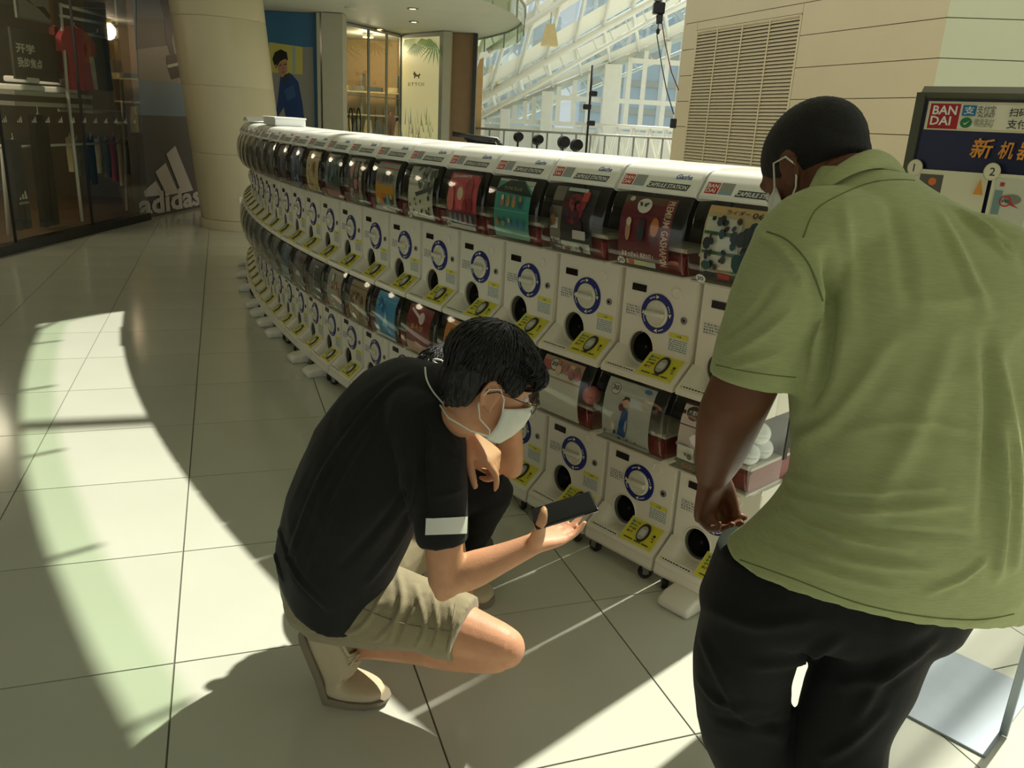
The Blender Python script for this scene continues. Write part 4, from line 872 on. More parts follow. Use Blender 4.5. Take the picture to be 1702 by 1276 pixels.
UL = ['grey and green gadget poster reading 06', 'dark red poster lettered PREMIUM GASHAPON', 'black poster with a round dark red figure', 'teal poster with two rows of small figures', 'pink Strawberry poster', 'cream poster with black cat shapes', 'orange poster with a red header', 'dark poster of round faces', 'dark green poster with a pink foot', 'sandy yellow poster', 'blue poster', 'charcoal poster', 'olive grey poster']
LLb = ['maroon poster marked 50', 'pale grey poster marked 30', 'white poster marked 20', 'orange poster', 'orange poster with red katakana', 'dark red poster', 'bright blue poster', 'brown poster', 'red and grey poster', 'charcoal poster', 'grey poster', 'slate poster', 'dull grey poster']
NM = 23
UNIT = ['body', 'face_plate', 'tray', 'inside', 'drum', 'drum_top']
machines = []
def build_machine(i):
    a = TH0-(i-2)*MW/RR
    if i in (1, 2): a += .004/RR
    loc = ring(RR, a); k = min(i-1, 12)
    if i <= 13: lab = 'capsule machine with %s over %s' % (UL[k], LLb[k]); grp = 'row of capsule machines'
    else: lab = 'white two-tier capsule machine at the far bend of the row'; grp = 'capsule machines at the far bend'
    t = thing('capsule_machine', lab, 'machine', loc, a+PI/2, grp)
    for lvl, z0 in ((0, .089), (1, .738)):
        def put(n, key, par=t, **kw):
            o = obj(n, PARTS[key] if isinstance(key, str) else key, par, **kw)
            if par is t: o.location = (0, 0, z0)
            return o
        put('body', 'body'); put('face_plate', 'face_plate'); put('capsule_tray', 'drum'); put('inner_shelf', 'drum_top'); put('inner_panel', 'inside')
        ch = put('chute', 'chute'); put('chute_flap', 'chute_flap', ch); put('chute_ring', 'chute_ring', ch)
        tr_ = put('tray', 'tray')
        pq = put('payment_plaque', 'plaque', tr_, label='yellow payment sticker'); put('scan_window', 'screen', tr_, label='oval grey scan window'); put('lip_label', 'lip', tr_)
        rg = put('dial_ring', 'ring', label='blue ring around the dial'); put('ring_marks', 'ring_print', rg, kind='stuff')
        kn = put('dial', 'knob', label='white turning dial'); put('grip', 'grip', kn)
        put('display', 'display', label='small dark display'); put('return_button', 'button'); lk = put('lock', 'lock'); put('keyhole', 'keyhole', lk)
        put('instruction_label', 'note'); put('caution_label', 'caution'); put('hinge', hinge_m)
        cv = put('clear_cover', 'cover', label='clear bulging plastic cover'); 
        ps = put('poster_sheet', (PU if lvl else PLW)[k], label=(UL if lvl else LLb)[k])
        if lvl:
            cp = put('cap', capm, label='rounded white cap')
            for nm, me in zip(('brand_mark', 'grey_label', 'machine_title', 'script_logo'), CPR): put(nm, me, cp)
    obj('base', base_m, t, loc=(0, 0, .089))
    for x in (-.125, .125):
        for y in (-.066, .25):
            f = obj('caster', fork_m, t, loc=(x, y, 0)); f.rotation_euler = (0, 0, .4*(1 if x > 0 else -1)+i)
            obj('wheel', wheel_m, f); obj('hub', hub_m, f)
    if i in (1, 10, 11, 13, 14, 15, 16, 18, 20, 22): obj('stabiliser_foot', foot_m, t, loc=(-.01, .0, .0), label='rounded white foot block')
    machines.append(t); return t
for i in range(1, NM+1): build_machine(i)
# capsules seen through the clear side of the end machine and in two covers
def capsule(mi, x, y, z, m, label, r=.036, group='capsules in the end machine'):
    t = machines[mi-1]; M = Matrix.Translation(t.location) @ Matrix.Rotation(t.rotation_euler.z, 4, 'Z')
    c = thing('capsule', label, 'capsule', M @ Vector((x, y, z)), 0, group)
    MB().lathe([(r*math.cos(q), r*math.sin(q)) for q in [-PI/2+PI/2*j/6 for j in range(7)]], (0, 0, 0), n=16).build('shell', m, c, True)
    MB().lathe([(r*1.02*math.cos(q), r*1.02*math.sin(q)) for q in [PI/2*j/6 for j in range(7)]], (0, 0, 0), n=16).build('lid', m, c, True)
for x, y, z in ((.12, -.05, .607), (.12, .03, .607), (.05, .06, .607), (.125, -.01, .67)):
    capsule(1, x, y, z, 'capsule_white', 'round white plastic capsule inside the end machine beside the green shirt')
capsule(3, .125, -.06, .615, 'capsule_pink', 'pinkish capsule in the lower cover with the white poster', group='pink capsules'); capsule(4, .125, -.06, .615, 'capsule_pink', 'pinkish capsule in the lower cover with the orange poster', group='pink capsules')
# loose sheet and box on the far caps
t = machines[17]; M = Matrix.Translation(t.location) @ Matrix.Rotation(t.rotation_euler.z, 4, 'Z')
MB().grid(lambda u, v: M @ Vector((-.5+u*.75, -.05+v*.34, 1.4855+.035*math.sin(PI*u)+.01*v)), 14, 4).grid(lambda u, v: M @ Vector((-.5+u*.75, -.05+v*.34, 1.4885+.035*math.sin(PI*u)+.01*v)), 14, 4).build('plastic_sheet', 'paper_white', None, True, label='loose white sheet bowed up on top of the far machine caps', cat='sheet')
t = machines[14]; M = Matrix.Translation(t.location) @ Matrix.Rotation(t.rotation_euler.z, 4, 'Z')
bx = thing('white_box', 'flat white box lying on the far machine caps', 'box', M @ Vector((.05, .12, 1.483)), t.rotation_euler.z)
MB().box((0, 0, .025), (.55, .22, .05), .006).build('tray', 'paper_white', bx); MB().box((0, 0, .056), (.56, .23, .012), .004).build('lid', 'paper_white', bx)
# ------------------------------------------------------------------ poster stand
SD = Vector((.74, -.67, 0)).normalized(); SN = Vector((SD.y, -SD.x, 0)); SN = SN if SN.dot(CAM-Vector((1.45, 1.94, 0))) > 0 else -SN
SO = Vector((1.045, 2.308, 0)); SW, SZ0, SZ1 = .80, .74, 1.715
st = thing('poster_stand', 'blue payment instruction sign on a metal stand behind the green shirt', 'sign', (0, 0, 0))
def sp(u, z, o=0): return SO+SD*u+Vector((0, 0, z))+SN*o
MB().prism([(0, SZ0), (SW, SZ0), (SW, SZ1), (0, SZ1)], lambda p: sp(*p, -.02), lambda p: sp(*p, 0)).build('board', mat('sign_blue', srgb(16, 24, 66), .35), st)
for a, b in (((0, SZ0), (0, SZ1)), ((SW, SZ0), (SW, SZ1)), ((0, SZ1), (SW, SZ1)), ((0, SZ0), (SW, SZ0))):
    MB().tube([sp(*a, .0), sp(*b, .0)], .016, 4).build('frame', mat('frame_olive', srgb(84, 84, 66), .4, metal=.4), st)
def spx(px, py): q = onwallp(px, py, SO, SN)-SO; return (q.dot(SD), q.z)
pr = Print(lambda u, v, k: sp(u, v, .003+k), .0006)
q = [spx(1545, 168), spx(1702, 170), spx(1702, 222), spx(1538, 215)]; q[1] = (SW-.03, q[0][1]); q[2] = (SW-.03, q[3][1]); q[3] = (q[0][0], q[3][1])
pr.poly(q, srgb(226, 214, 176)); x0, zt = q[0]; zb_ = q[3][1]; H = zt-zb_
pr.poly([(x0+.004, zt-.006), (SW-.034, zt-.006), (SW-.034, zb_+.006), (x0+.004, zb_+.006)], srgb(240, 236, 214))
s1 = spx(1549, 172); s2 = spx(1587, 212); pr.rect(s1[0], s2[1]-.004, s2[0]+.006, s1[1], srgb(176, 26, 34))
wq = s2[0]+.006-s1[0]; hq = s1[1]-s2[1]+.004
pr.text('BAN', s1[0]+wq*.1, s2[1]+hq*.5, hq*.36, CW, w=wq*.8, bold=.02); pr.text('DAI', s1[0]+wq*.08, s2[1]+hq*.08, hq*.36, CW, w=wq*.68, bold=.02)
a, b = spx(1603, 175), spx(1622, 193); pr.rect(a[0], b[1], b[0], a[1], srgb(40, 120, 170)); pr.text('支', a[0]+.004, b[1]+.004, (a[1]-b[1])*.75, CW, w=(b[0]-a[0])*.75)
a, b = spx(1625, 189), spx(1658, 176); pr.text('支付宝', a[0], a[1], b[1]-a[1], INK, w=b[0]-a[0], bold=.0); a, b = spx(1626, 193), spx(1656, 190); pr.text('ALIPAY', a[0], a[1]-.003, .008, INK, w=b[0]-a[0])
a = spx(1607, 204); pr.ell(a[0], a[1], .014, .013, srgb(40, 120, 60), 18); pr.poly([(a[0]-.007, a[1]), (a[0]-.002, a[1]-.006), (a[0]+.009, a[1]+.006), (a[0]-.002, a[1]-.002)], CW)
a, b = spx(1620, 207), spx(1655, 198); pr.text('微信支付', a[0], a[1], b[1]-a[1], srgb(140, 140, 120), w=b[0]-a[0]); a, b = spx(1620, 213), spx(1652, 209); pr.text('WeChat Pay', a[0], a[1], .012, srgb(140, 140, 120), w=b[0]-a[0])
a, b = spx(1678, 194), spx(1696, 181); pr.text('扫码', a[0], a[1], (b[1]-a[1])*1.05, INK, w=(b[0]-a[0])*2.1, bold=.015); a, b = spx(1674, 214), spx(1696, 200); pr.text('支付', a[0], a[1], (b[1]-a[1])*1.05, INK, w=(b[0]-a[0])*1.8, bold=.015)
a, b = spx(1612, 262), spx(1658, 228); OR = srgb(226, 150, 60); pr.text('新', a[0], a[1], b[1]-a[1]-.004, OR, w=b[0]-a[0], bold=.015, shear=.15)
a, b = spx(1659, 264), spx(1695, 236); pr.text('机', a[0], a[1], b[1]-a[1], OR, w=b[0]-a[0]-.006, bold=.015, shear=.15); pr.text('器', a[0]+(b[0]-a[0])+.002, a[1], b[1]-a[1], OR, w=b[0]-a[0], bold=.015, shear=.15)
cream = srgb(226, 222, 196)
def card(px0, py0, px1, py1, num):
    a, b = spx(px0, py0), spx(px1, py1); pr.rect(a[0], b[1], b[0], a[1], cream); pr.rect(a[0]+.012, b[1]+.01, a[0]+.07, a[1]-.012, srgb(90, 88, 80)); pr.ell(a[0]+.045, a[1]-.03, .01, .01, srgb(226, 120, 40), 12)
    pr.ell(a[0]-.005, a[1]+.002, .02, .022, srgb(210, 196, 150), 18); pr.ell(a[0]-.005, a[1]+.002, .018, .02, cream, 18); pr.text(num, a[0]-.009, a[1]-.008, .02, INK)
card(1527, 280, 1618, 420, '1')
a, b = spx(1655, 288), (SW-.06, spx(1655, 450)[1]); pr.rect(a[0], b[1], b[0], a[1], cream); pr.rect(a[0]+.008, b[1]+.01, a[0]+.09, a[1]-.01, srgb(206, 206, 190)); pr.rect(a[0]+.02, a[1]-.03, a[0]+.03, a[1]-.02, srgb(180, 60, 60))
pr.rect(a[0]+.012, a[1]-.1, a[0]+.03, a[1]-.04, srgb(120, 150, 150)); pr.ell(a[0]+.055, a[1]-.06, .02, .012, srgb(130, 130, 120), 12); c = spx(1674, 334); pr.ring(c[0], c[1], .011, .014, srgb(200, 40, 50), 18); pr.poly([(c[0]+.012, c[1]-.002), (c[0]+.035, c[1]-.016), (c[0]+.01, c[1]-.008)], srgb(200, 40, 50)); pr.text('¥40', c[0]-.009, c[1]-.004, .008, INK, w=.018)
pr.ell(a[0]-.004, a[1]+.004, .02, .022, srgb(210, 196, 150), 18); pr.ell(a[0]-.004, a[1]+.004, .018, .02, cream, 18); pr.text('2', a[0]-.009, a[1]-.006, .02, INK)
c = spx(1632, 310); pr.poly([(c[0]-.012, c[1]-.02), (c[0], c[1]+.02), (c[0]+.012, c[1]-.02)], OR)
pr.build('printed_sheet', st)
A, B, Cc = onz(1487, 1180), onz(1637, 1260), onz(1702, 1160)
e1 = (B-A).normalized(); e2 = (Cc-B); e2 = (e2-e1*e2.dot(e1)).normalized()
MB().prism([(-.36, 0), (0, 0), (0, .44), (-.36, .44)], lambda p: B+e1*p[0]+e2*p[1], lambda p: B+e1*p[0]+e2*p[1]+Vector((0, 0, .008))).build('base_plate', 'steel', st)
pp_ = onz(1668, 1219, .008); MB().box((pp_.x, pp_.y, .9), (.022, .012, 1.79), .002, M=Matrix.Rotation(math.atan2(SD.y, SD.x), 3, 'Z')).build('post', 'steel', st)
p2 = pp_+e2*.03-e1*.28; MB().box((p2.x, p2.y, .9), (.022, .012, 1.79), .002, M=Matrix.Rotation(math.atan2(SD.y, SD.x), 3, 'Z')).build('post', 'steel', st)
# ------------------------------------------------------------------ people
from mathutils.bvhtree import BVHTree
def skin_mat(name, c, c2):
    m = mat(name, c, .5, var=.12, vscale=14, bump=.08, bscale=180, spec=.35)
    b = m.node_tree.nodes['Principled BSDF']; b.inputs['Subsurface Weight'].default_value = .12; b.inputs['Subsurface Radius'].default_value = (.02, .008, .004)
    return m
skin_mat('skin_tan', srgb(214, 158, 122), None); skin_mat('skin_brown', srgb(112, 72, 50), None)
def cloth_mat(name, col, rough=.85, var=.08, weave=420, stretch=(1, 1, 1), bump=.25, sheen=.2):
    m = mat(name, col, rough, var=var, vscale=26, bump=bump, bscale=weave, vstretch=stretch)
    m.node_tree.nodes['Principled BSDF'].inputs['Sheen Weight'].default_value = sheen; return m
cloth_mat('shirt_black', srgb(11, 12, 13), sheen=.06); cloth_mat('shorts_khaki', srgb(150, 140, 108), weave=500)
cloth_mat('shirt_green', srgb(172, 180, 126), weave=60, stretch=(1.5, 1.5, 14), var=.07, bump=.18, sheen=.1)
cloth_mat('trousers_black', srgb(11, 12, 13), sheen=.04); cloth_mat('tee_white', srgb(206, 204, 196)); cloth_mat('mask_white', srgb(232, 234, 222), bump=.08)
mat('hair_black', srgb(12, 11, 10), .42, var=.3, vscale=60, bump=.5, bscale=160, vstretch=(1, 1, .12)); mat('hair_short', srgb(22, 20, 20), .7, var=.3, vscale=120, bump=.6, bscale=420)
mat('shoe_cream', srgb(196, 182, 150), .7, var=.06, bump=.1, bscale=90); mat('sole_taupe', srgb(134, 124, 104), .8, var=.08); mat('lace', srgb(206, 190, 160), .8)
mat('shoe_grey', srgb(78, 78, 72), .75, var=.1, bump=.2, bscale=200); mat('sole_dark', srgb(46, 46, 42), .8); mat('green_patch', srgb(60, 130, 84), .6)
mat('phone_black', srgb(16, 17, 19), .18, coat=.3); mat('phone_glass', srgb(14, 15, 17), .3, spec=.25); mat('wire', srgb(60, 56, 50), .3, metal=.7); mat('white_trim', srgb(232, 232, 224), .6)
mat('eye_white', srgb(225, 220, 212), .2); mat('eye_dark', srgb(24, 18, 14), .1)
def cr(P, t):          # Catmull-Rom through a list of tuples/vectors of any length
    n = len(P)-1; s = min(max(t, 0), .99999)*n; i = int(s); f = s-i
    a, b, c, d = P[max(i-1, 0)], P[i], P[i+1], P[min(i+2, n)]
    return [.5*((2*q)+(-p+r)*f+(2*p-5*q+4*r-w)*f*f+(-p+3*q-3*r+w)*f**3) for p, q, r, w in zip(a, b, c, d)]
def limb(mb, pts, rad, n=16, seg=6, flat=None, cut=False):
    """tube through points with a radius at each, round ends; flat=(axis, factor) squeezes it along an axis"""
    P = [(*p, r) for p, r in zip(pts, rad)]; m = (len(P)-1)*seg
    S_ = [cr(P, i/m) for i in range(m+1)]; C_ = [Vector(q[:3]) for q in S_]; R_ = [q[3] for q in S_]
    t0 = (C_[0]-C_[1]).normalized(); t1 = (C_[-1]-C_[-2]).normalized()
    for k in (.5, .85): pass
    cs = [C_[0]+t0*R_[0]*k for k in (.98, .85, .5)]+C_+[C_[-1]+t1*R_[-1]*k for k in (.5, .85, .98)]
    rs = [R_[0]*k for k in (.2, .53, .87)]+R_+[R_[-1]*k for k in (.87, .53, .2)]
    if cut: cs, rs = cs[:-3], rs[:-3]
    o = len(mb.v); mb.tube(cs, rs, n)
    if flat:
        ax, f = Vector(flat[0]).normalized(), flat[1]; k = o
        for c in cs:
            for _ in range(n):
                v = Vector(mb.v[k])-c; mb.v[k] = tuple(c+v-ax*v.dot(ax)*(1-f)); k += 1
    return mb
def ellipsoid(mb, c, X, Y, Z, nu=20, nv=12):
    c, X, Y, Z = Vector(c), Vector(X), Vector(Y), Vector(Z); vs = [c-Z]; 
    for j in range(1, nv):
        a = -PI/2+PI*j/nv
        for i in range(nu): vs.append(c+(X*math.cos(2*PI*i/nu)+Y*math.sin(2*PI*i/nu))*math.cos(a)+Z*math.sin(a))
    vs.append(c+Z); L = len(vs)-1
    fs = [(0, 1+(i+1) % nu, 1+i) for i in range(nu)]+[(1+(j-1)*nu+i, 1+(j-1)*nu+(i+1) % nu, 1+j*nu+(i+1) % nu, 1+j*nu+i) for j in range(1, nv-1) for i in range(nu)]+[(L, 1+(nv-2)*nu+i, 1+(nv-2)*nu+(i+1) % nu) for i in range(nu)]
    return mb.add(vs, fs)
def loft(mb, rings, seg=6, n=36, p=2.3):
    """rings: (centre, half-width vector, half-depth vector); smooth closed body through them"""
    F_ = [(*c, *u, *v) for c, u, v in rings]; m = (len(F_)-1)*seg; vs = []
    for i in range(m+1):
        q = cr(F_, i/m); c, u, v = Vector(q[:3]), Vector(q[3:6]), Vector(q[6:9])
        for k in range(n):
            a = 2*PI*k/n; x, y = math.cos(a), math.sin(a)
            vs.append(c+u*math.copysign(abs(x)**(2/p), x)+v*math.copysign(abs(y)**(2/p), y))
    fs = [(i*n+k, i*n+(k+1) % n, (i+1)*n+(k+1) % n, (i+1)*n+k) for i in range(m) for k in range(n)]+[tuple(range(n-1, -1, -1)), tuple(m*n+k for k in range(n))]
    return mb.add(vs, fs)
def fuse(name, mb, voxel, smooth, m, parent, disp=None, label=None):
    me = mb.mesh('tmp'); o = bpy.data.objects.new('tmp', me); COL.objects.link(o)
    r = o.modifiers.new('r', 'REMESH'); r.mode = 'VOXEL'; r.voxel_size = voxel
    s_ = o.modifiers.new('s', 'SMOOTH'); s_.iterations = smooth; s_.factor = .5
    dg = bpy.context.evaluated_depsgraph_get(); dg.update(); ne = bpy.data.meshes.new_from_object(o.evaluated_get(dg)); bpy.data.objects.remove(o); bpy.data.meshes.remove(me)
    ne.name = name; ne.materials.clear(); ne.materials.append(MATS[m])
    if disp:
        ns_ = [v.normal.copy() for v in ne.vertices]
        for v, nn in zip(ne.vertices, ns_): v.co = v.co+nn*disp(v.co, nn)
    ne.shade_smooth(); ne.update()
    return obj(name, ne, parent, label)
import numpy as np
def wrinkle(o, lines):
    """press cloth folds into a garment: each line is (photograph points, width, height), laid on its surface"""
    tree = bvh(o); me = o.data; n_ = len(me.vertices); co = np.empty(n_*3); me.vertices.foreach_get('co', co); co = co.reshape(-1, 3)
    nr = np.empty(n_*3); me.vertices.foreach_get('normal', nr); nr = nr.reshape(-1, 3); d = np.zeros(n_)
    for pts, w, h in lines:
        m = (len(pts)-1)*45; q = [hit(tree, *cr(pts, i/m), 0) for i in range(m+1)]; best = np.full(n_, 9.0); tt = np.zeros(n_)
        for i, p in enumerate(q):
            if p is None: continue
            r = np.sqrt(((co-np.array(p))**2).sum(1)); k = r < best; best[k] = r[k]; tt[k] = i/m
        d += h*np.exp(-(best/w)**2)*np.sin(np.pi*(.06+.88*tt))**.7-.25*h*np.exp(-((best-2.0*w)/w)**2)*np.sin(np.pi*(.06+.88*tt))
    me.vertices.foreach_set('co', (co+nr*d[:, None]).ravel()); me.update()
def bvh(o): return BVHTree.FromPolygons([v.co for v in o.data.vertices], [tuple(p.vertices) for p in o.data.polygons])
def hit(tree, px, py, off=.002):
    d = ray(px, py).normalized(); l, n_, i, ds = tree.ray_cast(CAM, d)
    if l is None: return None
    if n_.dot(d) > 0: n_ = -n_
    return l+n_*off
def patch(tree, quad, nu, nv, off=.003):
    """sheet of cloth laid on a surface between four photograph corners"""
    mb = MB(); pts = {}
    for i in range(nu+1):
        for j in range(nv+1):
            u, v = i/nu, j/nv
            x = (quad[0][0]*(1-u)+quad[1][0]*u)*(1-v)+(quad[3][0]*(1-u)+quad[2][0]*u)*v; y = (quad[0][1]*(1-u)+quad[1][1]*u)*(1-v)+(quad[3][1]*(1-u)+quad[2][1]*u)*v
            pts[i, j] = hit(tree, x, y, off)
    idx = {}
    for k, p in pts.items():
        if p is not None: idx[k] = len(mb.v); mb.v.append(tuple(p))
    for i in range(nu):
        for j in range(nv):
            q = [(i, j), (i+1, j), (i+1, j+1), (i, j+1)]
            if all(k in idx for k in q): mb.f.append(tuple(idx[k] for k in q)); mb.c.append(None)
    return mb
def strip(tree, pts, r, off=.001, n=6, sub=4):
    P = [cr([(*p,) for p in pts], i/((len(pts)-1)*sub)) for i in range((len(pts)-1)*sub+1)]
    q = [hit(tree, x, y, off) for x, y in P]; q = [p for p in q if p is not None]
    return MB().tube(q, r, n)
def folds(seed, amp, sc=(6, 6, 6), fine=.3):
    off = Vector((seed*3.1, seed*1.7, seed*.9))
    def f(co, n_):
        q = Vector((co.x*sc[0], co.y*sc[1], co.z*sc[2]))+off
        a = 1-abs(noise.noise(q)); b = noise.noise(q*2.7+off)
        return amp*((a*a-.6)+fine*b)
    return f
def hand(mb, w, d, n_, s, curls, spread=.06, thumb=(.75, .55, .25), tcurl=.5, sc=1.0):
    if thumb is None: own, thumb = False, (.75, .55, .25)
    else: own = True
    """w wrist, d towards the fingertips, n_ out of the palm, s thumb side; curls: bend of each finger"""
    w, d = Vector(w), Vector(d).normalized(); n_ = Vector(n_); n_ = (n_-d*n_.dot(d)).normalized(); s = Vector(s); s = (s-d*s.dot(d)-n_*s.dot(n_)).normalized()
    loft(mb, [(w-d*.012*sc, s*.027*sc, n_*.020*sc), (w+d*.02*sc, s*.032*sc, n_*.019*sc), (w+d*.055*sc, s*.040*sc, n_*.016*sc), (w+d*.085*sc, s*.042*sc, n_*.013*sc), (w+d*.096*sc, s*.039*sc, n_*.009*sc)], 3, 20, 2.4)
    for i, (o, L, r) in enumerate(((.031, .074, .0090), (.0105, .082, .0093), (-.0105, .076, .0088), (-.031, .060, .0078))):
        p = w+d*(.088-.004*abs(i-1))*sc+s*o*sc; a = 0; pts = [p-d*.02*sc, p]; rr = [r*sc, r*sc*1.08]
        base = (d+s*spread*(1.2-i*.8)).normalized(); c = curls[i]
        for k, (fl, bend) in enumerate(((.46, .55), (.31, .85), (.23, .55))):
            a += c*bend; p = p+(base*math.cos(a)+n_*math.sin(a))*L*fl*sc; pts.append(p); rr.append(r*sc*(1.0, .93, .74)[k])
        limb(mb, pts, rr, 10, 3)
    t0 = w+d*.022*sc+s*.026*sc; td = (s*thumb[0]+d*thumb[1]+n_*thumb[2]).normalized(); t1 = t0+td*.040*sc; td2 = (td+(-s*.6+d*.55+n_*.5)*tcurl).normalized(); t2 = t1+td2*.034*sc; td3 = (td2+(-s*.6+d*.3+n_*.4)*tcurl*.7).normalized(); t3 = t2+td3*.026*sc
    if own: limb(mb, [t0-td*.012*sc, t0, t1, t2, t3], [.014*sc, .0145*sc, .0115*sc, .0105*sc, .0085*sc], 10, 3)
    return (t1, t2, t3)
class Frame:
    def __init__(s, o, fwd, up, sc=1):
        s.o = Vector(o); s.X = Vector(fwd).normalized(); z = Vector(up); z = (z-s.X*z.dot(s.X)).normalized(); s.Z = z; s.Y = z.cross(s.X); s.k = sc
    def __call__(s, x, y, z): return s.o+(s.X*x+s.Y*y+s.Z*z)*s.k
    def vec(s, x, y, z): return (s.X*x+s.Y*y+s.Z*z)*s.k
def head(mb, F, neck_to=None, neck_r=.058):
    V = F.vec
    ellipsoid(mb, F(-.012, 0, .03), V(.098, 0, 0), V(0, .076, 0), V(0, 0, .088))           # cranium
    loft(mb, [(F(.018, 0, -.112), V(.040, 0, 0), V(0, .026, 0)), (F(.022, 0, -.095), V(.054, 0, 0), V(0, .044, 0)), (F(.014, 0, -.06), V(.066, 0, 0), V(0, .058, 0)), (F(.008, 0, -.02), V(.078, 0, 0), V(0, .067, 0)), (F(.004, 0, .03), V(.088, 0, 0), V(0, .070, 0)), (F(0, 0, .06), V(.08, 0, 0), V(0, .06, 0))], 3, 24, 2.2)
    limb(mb, [F(.082, 0, .01), F(.094, 0, -.012), F(.106, 0, -.034), F(.092, 0, -.044)], [.008, .010, .013, .010], 10, 3)      # nose
    for y in (-.016, .016): ellipsoid(mb, F(.094, y*.8, -.04), V(.010, 0, 0), V(0, .008, 0), V(0, 0, .007), 10, 8)
    limb(mb, [F(.078, -.045, .022), F(.09, -.022, .026), F(.092, 0, .022), F(.09, .022, .026), F(.078, .045, .022)], [.008]*5, 10, 3)    # brow
    limb(mb, [F(.076, -.022, -.072), F(.084, 0, -.069), F(.076, .022, -.072)], [.006, .008, .006], 10, 3); limb(mb, [F(.074, -.018, -.080), F(.082, 0, -.081), F(.074, .018, -.080)], [.006, .008, .006], 10, 3)  # lips
    for s in (-1, 1):                                                                      # ears: bowl and rim
        pts = [F(-.006+.018*math.cos(a)-.006, s*(.078+.008*max(0, -math.cos(a))), -.012+.031*math.sin(a)+.002) for a in [(-.35+i*.118)*PI for i in range(15)]]
        limb(mb, pts, [.0055]*15, 8, 2); ellipsoid(mb, F(-.010, s*.074, -.014), V(.014, 0, 0), V(0, .006, 0), V(0, 0, .026), 12, 8); ellipsoid(mb, F(.002, s*.077, -.042), V(.007, 0, 0), V(0, .006, 0), V(0, 0, .009), 10, 8)
    if neck_to is not None: limb(mb, [F(-.018, 0, -.03), F(-.026, 0, -.085), neck_to], [neck_r, neck_r*.98, neck_r*1.12], 20, 5)
def eyes(F, parent):
    for y in (-.031, .031):
        e = MB(); ellipsoid(e, F(.078, y, .0), F.vec(.012, 0, 0), F.vec(0, .013, 0), F.vec(0, 0, .009), 14, 10); eo = e.build('eye', 'eye_white', parent, True)
        e = MB(); ellipsoid(e, F(.0875, y, -.002), F.vec(.0035, 0, 0), F.vec(0, .006, 0), F.vec(0, 0, .006), 12, 8); e.build('iris', 'eye_dark', eo, True)
def shoe(parent, heel, toe, up, L=None, upper='shoe_cream', sole='sole_taupe', laces=True, W=.050, name='shoe', label=None, ball=None):
    heel, toe = Vector(heel), Vector(toe); x = (toe-heel); L = x.length; x.normalize(); z = Vector(up); z = (z-x*z.dot(x)).normalized(); y = z.cross(x)
    def P(a, b, c):
        if ball is None: return heel+x*a*L+y*b*1.12+z*c*1.18
        B = Vector(ball); xr = (B-heel).normalized(); xf = (toe-B).normalized(); zr = Vector(up); zr = (zr-xr*zr.dot(xr)).normalized(); zf = UPV
        t = min(1, max(0, (a-.48)/.26)); t = t*t*(3-2*t); zz = zr.lerp(zf, t).normalized(); xx = xr.lerp(xf, t).normalized(); yy = zz.cross(xx).normalized()
        p0 = heel+xr*((B-heel).length*a/.62); p1 = B+xf*((toe-B).length*(a-.62)/.38)
        return p0.lerp(p1, t)+yy*b*1.15+zz*c*1.2
    sh_ = obj(name, None, parent, label)
    m = MB(); ws = [(0, .03), (.06, .038), (.2, .040), (.42, .042), (.62, .050), (.78, .052), (.9, .043), (.97, .026), (1.0, .008)]
    n = 10; k = len(ws)
    ring_ = [P(a, w, 0) for a, w in ws]+[P(a, -w, 0) for a, w in reversed(ws)]; N = len(ring_)
    tops = [p+z*.028 for p in ring_]; bul = [p+z*.014+(p-P(.5, 0, 0)).normalized()*.004 for p in ring_]
    m.add(ring_+bul+tops, [(i, (i+1) % N, N+(i+1) % N, N+i) for i in range(N)]+[(N+i, N+(i+1) % N, 2*N+(i+1) % N, 2*N+i) for i in range(N)]+[(i, N-1-i, N-2-i, i+1) for i in range(k-1)]+[(2*N+i, 2*N+i+1, 3*N-2-i, 3*N-1-i) for i in range(k-1)]); m.build('sole', sole, sh_, 50)
    u = MB(); st_ = [(.03, .028, .085), (.10, .034, .098), (.22, .036, .104), (.34, .036, .100), (.46, .038, .086), (.58, .042, .070), (.72, .046, .056), (.84, .043, .048), (.93, .032, .040), (.985, .012, .030)]
    if ball is not None: st_ = [(a, w, h+.020*math.exp(-((a-.56)/.12)**2)) for a, w, h in st_]
    loft(u, [(P(a, 0, .016+(h-.016)*.45), (P(a, w+.007, .05)-P(a, -w-.007, .05))/2, (P(a, 0, h)-P(a, 0, .016))*.55) for a, w, h in st_], 4, 24, 2.8)
    fuse('upper', u, .005, 3, upper, sh_)
    if laces:
        for i in range(5):
            a = .34+.06*i; h = .104-.016*i-(.001 if i else 0)+(.020*math.exp(-((.34+.06*i-.56)/.12)**2) if ball is not None else 0)
            for s in (-1, 1):
                MB().tube([P(a, -.026*s, h-.006), P(a+.018, 0, h+.009), P(a+.034, .026*s, h-.012)], .0042, 6).build('lace', 'lace', sh_, True)
        for s in (-1, 1): MB().tube([P(.34, 0, .106), P(.37, .018*s, .112), P(.40, .03*s, .098), P(.37, .022*s, .094), P(.345, .004*s, .104)], .003, 6).build('lace', 'lace', sh_, True)
        for i, (a, h) in enumerate(((.30, .106),)): pass
        c = MB().tube([P(.10, -.026, .100), P(.2, -.032, .106), P(.31, -.026, .104), P(.34, 0, .108), P(.31, .026, .104), P(.2, .032, .106), P(.10, .026, .100), P(.06, 0, .098), P(.10, -.026, .100)], .006, 6, False); c.build('collar', upper, sh_, True)
    return sh_
UPV = Vector((0, 0, 1))
